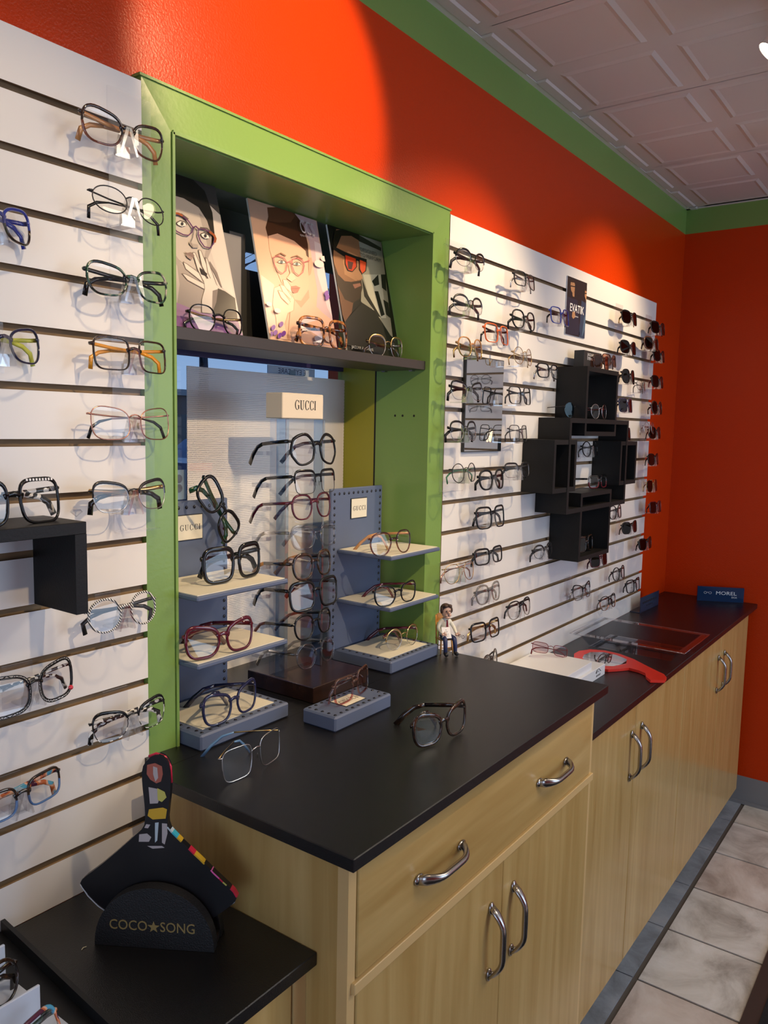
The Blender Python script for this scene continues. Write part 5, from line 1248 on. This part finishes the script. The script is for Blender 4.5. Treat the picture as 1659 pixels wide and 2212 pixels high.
Rd = [(.0125, .010), (.0135, .0115), (.012, .0095), (.0095, .007), .0045, .0070, .0062, .0052, .0050, .0052, .0070, .0062, .0052, .0050, .0052, .0055, .0046, .0036, .0055, .0046, .0036]
def fm_(c):
    if c.z < .011: return 3
    if c.z < .0485 and not (abs(c.x) > .0165 and c.z > .043): return 2 if not (c.y > .004 and c.z > .046) else 1
    if c.z > .0845: return 0
    return 1
skin_body('body', V, Ed, Rd, fm_, [M_skin, M_shirt, M_trou, M_shoe], FIG)
m = MB(); m.ball(L(0, .008, .1015), (.0115, .0125, .0165), 18, 14); m.ball(L(0, -.0065, .101), (.0032, .0048, .0036), 10, 8)
for s in (-1, 1): m.ball(L(s * .0115, .008, .101), (.0022, .003, .004), 8, 6); m.ball(L(s * .0045, -.0035, .0945), (.004, .003, .003), 8, 6)
m.ball(L(0, -.001, .089), (.0065, .0055, .0045), 10, 8)
hd = m.build('head', M_skin, FIG)
m = MB(); m.ball(L(0, .0115, .1085), (.0135, .0128, .0125), 16, 10)
for s in (-1, 1): m.ball(L(s * .0125, .0075, .105), (.0035, .0062, .0080), 10, 8); m.ball(L(s * .005, .0, .1165), (.006, .006, .0038), 10, 8)
m.build('hair', M_hair, hd)
m = MB()
for s in (-1, 1):
    m.ball(L(s * .0045, -.0042, .1045), .0015, 8, 6)
    m.tube([L(s * .0045 + .0034 * math.cos(a * .7854), -.0055, .1045 + .003 * math.sin(a * .7854)) for a in range(8)], .0004, 4, closed=True)
m.tube([L(-.0045, -.0046, .0945), L(0, -.0052, .0925), L(.0045, -.0046, .0945)], .0006, 5)
m.build('face_detail', M_shoe, hd)
m = MB(); m.prism([L(-.0022, .0035, .082), L(.0022, .0035, .082), L(.0018, .002, .078), L(.003, .001, .062), L(0, .001, .058), L(-.003, .001, .062), L(-.0018, .002, .078)], (0, -.0016, 0)); m.build('tie', M_red, FIG)
m = MB(); m.prism([L(-.016, -.010, .041), L(.006, -.012, .041), L(.004, -.004, .066), L(-.017, -.002, .067)], (0, -.001, 0)); ch = m.build('eye_chart', M_white, FIG)
mm = MB()
pA = L(-.0065, -.0052, .0625); uz = Vector((0, .35, 1)).normalized()
textmesh('E', .009, pA, (1, -.08, 0), uz, 0, mb=mm); textmesh('F P', .0055, pA - uz * .0075, (1, -.08, 0), uz, 0, mb=mm); textmesh('T O Z', .0042, pA - uz * .013, (1, -.08, 0), uz, 0, mb=mm); textmesh('L P E D', .003, pA - uz * .0175, (1, -.08, 0), uz, 0, mb=mm)
mm.build('lettering', M_ink, ch)
def toy_hand(c, d, name='hand'):
    m = MB(); m.ball(c, (.0042, .0036, .0036), 10, 8)
    for k in range(4):
        z_ = (k - 1.5) * .0017
        m.tube([c + Vector((d * .001, -.001, z_)), c + Vector((d * .0055, -.0032, z_)), c + Vector((d * (.0085 - abs(k - 1.5) * .0006), -.0022, z_ - .0004)), c + Vector((d * .009, .0002, z_))], [.0011, .0011, .001, .0008], 6)
    m.tube([c + Vector((0, -.001, .002)), c + Vector((d * .003, -.002, .0055)), c + Vector((d * .0055, -.002, .006))], [.0013, .0011, .0009], 6)
    m.build(name, M_skin, FIG)
FIG.rotation_euler = (0, 0, R(-32)); toy_hand(L(-.0155, -.0095, .0505), 1); toy_hand(L(.0175, -.0155, .0495), 1)
m = MB()
for s in (0, 1):
    c = L(.0235 + s * .0085, -.021, .0475 - s * .004); m.tube([c + Vector((.0038 * math.cos(a * .7854), 0, .0033 * math.sin(a * .7854))) for a in range(8)], .00055, 5, closed=True)
m.tube([L(.0355, -.021, .045), L(.036, -.010, .046)], .0005, 4)
m.build('toy_glasses', M_ink, FIG)

# ------------------------------------------------------------------ mirror in its black stand, near-left counter
t = thing('counter_mirror', 'black paddle mirror with colour-patched handle and edge, upright in the half-round stand', 'mirror', (.41, -.18, ZL))
u = Vector((.53, -.848, 0)).normalized(); nn_ = Vector((-u.y * -1, u.x * -1, 0)); nn_ = Vector((-.848, -.53, 0)).normalized()
P0 = Vector((.3955, -.190, ZL))
def pp(px_, py_, back=0.0): return on_plane(px_, py_, P0 - nn_ * back, nn_)
PAD = [(318, 1640), (338, 1629), (357, 1636), (367, 1655), (369, 1700), (364, 1745), (361, 1775), (368, 1795), (400, 1826), (440, 1863), (475, 1897), (500, 1920), (512, 1938), (507, 1950), (480, 1970), (450, 1990), (420, 2010), (300, 2010), (240, 1975), (205, 1948), (180, 1920), (173, 1908), (178, 1898), (210, 1875), (250, 1842), (290, 1806), (311, 1787), (314, 1765), (312, 1735), (307, 1695), (306, 1660)]
PADS = []
for i in range(len(PAD)):
    a, b = PAD[i], PAD[(i + 1) % len(PAD)]; PADS += [(.75 * a[0] + .25 * b[0], .75 * a[1] + .25 * b[1]), (.25 * a[0] + .75 * b[0], .25 * a[1] + .75 * b[1])]
pts = [pp(x, y, .020) for x, y in PADS]
m = MB(); m.prism(pts, -nn_ * .009, 0); m.build('paddle', mat('satin_black', (.008, .008, .010), .3), t)
m = MB(); m.prism([pp(x, y, .0300) for x, y in PAD[8:24]], -nn_ * .0015); m.build('mirror_glass', M_mirror, t)
m = MB(); m.tube([pp(174, 1911, .026), pp(190, 1935, .026), pp(212, 1957, .026), pp(236, 1974, .026)], .0009, 6); m.build('pale_edge', M_white, t)
def patch(mb, poly, mi, off=.0004): mb.add([pp(x, y, .020) + nn_ * off for x, y in poly], [tuple(range(len(poly)))], mi)
m = MB()
patch(m, [(318, 1652), (335, 1648), (350, 1655), (352, 1672), (348, 1688), (338, 1692), (325, 1684), (317, 1672)], 0)
patch(m, [(331, 1655), (340, 1658), (342, 1680), (336, 1688), (331, 1672)], 1, .0006)
patch(m, [(321, 1700), (342, 1704), (348, 1718), (341, 1735), (324, 1736)], 1); patch(m, [(340, 1702), (356, 1710), (360, 1722), (350, 1732), (341, 1728)], 2, .0006)
patch(m, [(322, 1748), (352, 1744), (361, 1748), (358, 1768), (330, 1770), (319, 1762)], 3)
patch(m, [(335, 1777), (343, 1776), (340, 1815), (335, 1820)], 4); patch(m, [(350, 1778), (361, 1779), (362, 1800), (356, 1824), (350, 1820)], 1)
patch(m, [(301, 1802), (318, 1800), (327, 1808), (322, 1818), (300, 1818)], 1); patch(m, [(316, 1780), (325, 1781), (320, 1789), (312, 1788)], 1); patch(m, [(318, 1827), (350, 1827), (356, 1831), (330, 1833)], 1)
# coloured edge stripes down the right side
edge = [(362, 1786), (372, 1798), (383, 1809), (392, 1818), (408, 1833), (420, 1845), (432, 1856), (442, 1866), (456, 1879), (462, 1886), (474, 1897), (482, 1905), (490, 1912), (498, 1919), (505, 1926), (512, 1938)]
ec = [4, 5, 3, -1, 6, 3, 3, -1, 7, 7, 6, 2, -1, 6, 6]
for i in range(len(edge) - 1):
    if ec[i] < 0: continue
    a = pp(*edge[i], .020); b = pp(*edge[i + 1], .020); e1 = (b - a).normalized(); side = e1.cross(nn_) * .0004
    if side.z < 0: side = -side
    for o2 in (side,):
        m.add([a + nn_ * .0003 - side * 4, b + nn_ * .0003 - side * 4, b + nn_ * .0003 + o2, a + nn_ * .0003 + o2], [(0, 1, 2, 3)], ec[i])
        m.add([a + nn_ * .0003 + o2, b + nn_ * .0003 + o2, b - nn_ * .009 + o2, a - nn_ * .009 + o2], [(0, 1, 2, 3)], ec[i])
pc_m = [mat('patch_brick', (.36, .11, .08), .3), mat('patch_grey', (.42, .41, .43), .3), mat('patch_lime', (.50, .50, .12), .3), mat('patch_yellow', (.58, .38, .03), .3), mat('patch_ice', (.45, .58, .66), .3), mat('patch_cyan', (.04, .42, .58), .3), mat('patch_red', (.55, .02, .06), .3), mat('patch_pink', (.75, .14, .45), .3)]
m.build('painted_patches', pc_m, t)
m = MB(); m.tube([pp(322, 1634, .0245), pp(338, 1628, .0245), pp(357, 1635, .0245), pp(368, 1655, .0245), pp(370, 1690, .0245)], .0022, 6); m.build('red_edge', mat('patch_red', (.55, .02, .06), .3), t)
st = thing('mirror_stand', 'black half-round stand with gold lettering holding the paddle mirror', 'stand', (.41, -.19, ZL))
A_ = Vector((.353, -.122, ZL + .0003)); B_ = Vector((.441, -.263, ZL + .0003)); mid = (A_ + B_) / 2; hw = (B_ - A_).length / 2; ud = (B_ - A_).normalized(); ht = pp(350, 1921).z - ZL
def moon(back, th, k=1.0):
    m = MB(); q = []
    for i in range(25):
        a = math.pi * i / 24; q.append(mid - nn_ * back + ud * (math.cos(a) * hw * k) + Vector((0, 0, (abs(math.sin(a)) ** .92) * ht * k)))
    m.prism(q, -nn_ * th); return m
M_foam = mat('black_foam', (.010, .010, .011), .55, bump=.5, bscale=500)
fr_ = moon(0, .016).build('front_plate', M_foam, st); moon(.034, .016, 1.0).build('rear_plate', M_foam, st)
m = MB(); m.prism([mid - nn_ * .016 + ud * (s * hw * .98) + Vector((0, 0, zz)) for s, zz in ((-1, 0), (1, 0), (1, .010), (-1, .010))], -nn_ * .018); m.build('base_bar', M_foam, st)
uv = Vector((0, 0, 1)); cz = ht * .36
mm = textmesh('COCO', .0200, mid + nn_ * .0004 + uv * (cz) - ud * .0085, ud, uv, .0002, 'RIGHT', .88); textmesh('SONG', .0200, mid + nn_ * .0004 + uv * (cz) + ud * .0085, ud, uv, .0002, 'LEFT', .88, mb=mm)
sp = []
for k in range(10):
    r_ = .0085 if k % 2 == 0 else .0035; a = math.pi / 2 + math.pi * k / 5; sp.append(mid + nn_ * .0004 + uv * (cz + r_ * math.sin(a)) + ud * (r_ * math.cos(a)))
mm.prism(sp, nn_ * .0004); mm.build('lettering', M_gold, fr_)

# tray of glasses at bottom left
t = thing('display_tray', 'black tray with white dividers cut by the bottom left picture corner', 'tray', (.12, -.12, ZL))
m = MB()
m.prism([(.293, 0 - .001, ZL + .0002), (.268, -.30, ZL + .0002), (-.15, -.30, ZL + .0002), (-.15, -.001, ZL + .0002)], (0, 0, .004))
m.prism([(.293, -.001, ZL + .004), (.268, -.30, ZL + .004), (.262, -.30, ZL + .004), (.287, -.001, ZL + .004)], (0, 0, .016)); m.build('tray_body', M_fbm, t)
M_card = mat('white_tray_card', (.62, .68, .78), .5)
for yy, tp_ in ((-.100, .241), (-.202, .228)):
    m = MB(); m.box(-.1, tp_, yy, yy + .004, ZL + .004, ZL + .052, 0, bev=.001); m.build('divider', M_card, t)
    m = MB(); m.prism([(-.1, yy - .004, ZL + .0045), (.243, yy - .004, ZL + .0045), (.243, yy - .070, ZL + .0045), (-.1, yy - .070, ZL + .0045)], (0, 0, .004)); m.build('card_floor', M_card, t)
g1 = at(10, 2118, 2, ZL + .03); make_glasses('round', 'acetate', M_dtort, M_dtort, 'brown glasses lying in the tray, at the lower left picture edge', (at(42, 2108, 2, ZL + .034).x - .052, -.150, ZL + .034), yaw=R(12), tilt=R(-15), thick=.9)
g2 = at(70, 2290, 2, ZL + .02); make_glasses('square', 'acetate', M_multi, M_gtort, 'multicoloured glasses in the tray at the very bottom left corner', (g2.x - .02, g2.y, ZL + .032), yaw=R(10), tilt=R(-25), thick=1.0)
m = MB(); c = at(181, 2049, 2, ZL); m.tube([(c.x - .004, c.y - .001, ZL + .0008), (c.x, c.y + .001, ZL + .0010), (c.x + .004, c.y, ZL + .0008)], .0007, 5)
tag(m.build('paper_crumb', mat('crumb', (.6, .5, .3), .7)), 'tiny pale scrap on the near worktop beside the mirror stand', 'scrap')

# ------------------------------------------------------------------ track spotlights
def spot(x, y, target, energy, size, blend, label, z=2.40, soft=.018, col=WARM, vis=True):
    loc = Vector((x, y, z)); d = (Vector(target) - loc).normalized()
    t = thing('track_spotlight', label, 'light', loc, 'white spotlights along the ceiling track')
    m = MB(); m.tube([loc - d * .105, loc - d * .10, loc - d * .012, loc], [.018, .027, .031, .031], 20, cap=False); m.add([(loc - d * .105)], [], 0)
    hz = m.build('spotlight_housing', mat('spot_housing', (.72, .68, .64), .4), t)
    m = MB(); e1 = d.cross(Vector((0, 0, 1))).normalized(); e2 = d.cross(e1)
    m.add([loc - d * .004 + e1 * (.0275 * math.cos(a * math.pi / 10)) + e2 * (.0275 * math.sin(a * math.pi / 10)) for a in range(20)], [tuple(range(20))]); m.build('bulb_face', mat('lit_bulb', (1, .9, .7), .5, emit=(1, .86, .6), es=9), t)
    m = MB(); q = loc - d * .05; m.tube([q + e1 * .031, Vector((q.x, q.y, ZC - .035)) + e1 * .031, Vector((q.x, q.y, ZC - .02))], .005, 6); m.build('yoke', mat('spot_housing', (.72, .68, .64), .4), t)
    l = lamp('SPOT', 'spot_beam', tuple(loc + d * .02), target, energy, col, spot_size=R(size), spot_blend=blend, shadow_soft_size=soft)
    return t
m = MB(); m.box(-1.2, 3.2, -.66, -.625, ZC - .022, ZC - .004)
tag(m.build('light_track', M_white), 'white ceiling track for the spotlights, just out of the top of the view', 'track')
spot(.44, -1.32, (.97, .10, 1.36), 66, 54, 1.0, 'white ceiling spotlight behind the camera, aimed into the alcove', z=2.43)
spot(1.690, -.622, (1.50, -.05, 1.70), 31, 76, .8, 'white track spotlight at the right picture edge, near the ceiling')
spot(.30, -.68, (.33, 0, 1.55), 11, 68, .8, 'white track spotlight over the left slatwall')
spot(.86, -.66, (.86, .02, 2.20), 32, 54, .35, 'white track spotlight aimed above the green frame')
spot(2.55, -.64, (2.45, 0, 1.80), 29, 74, .8, 'white track spotlight over the black cubes')
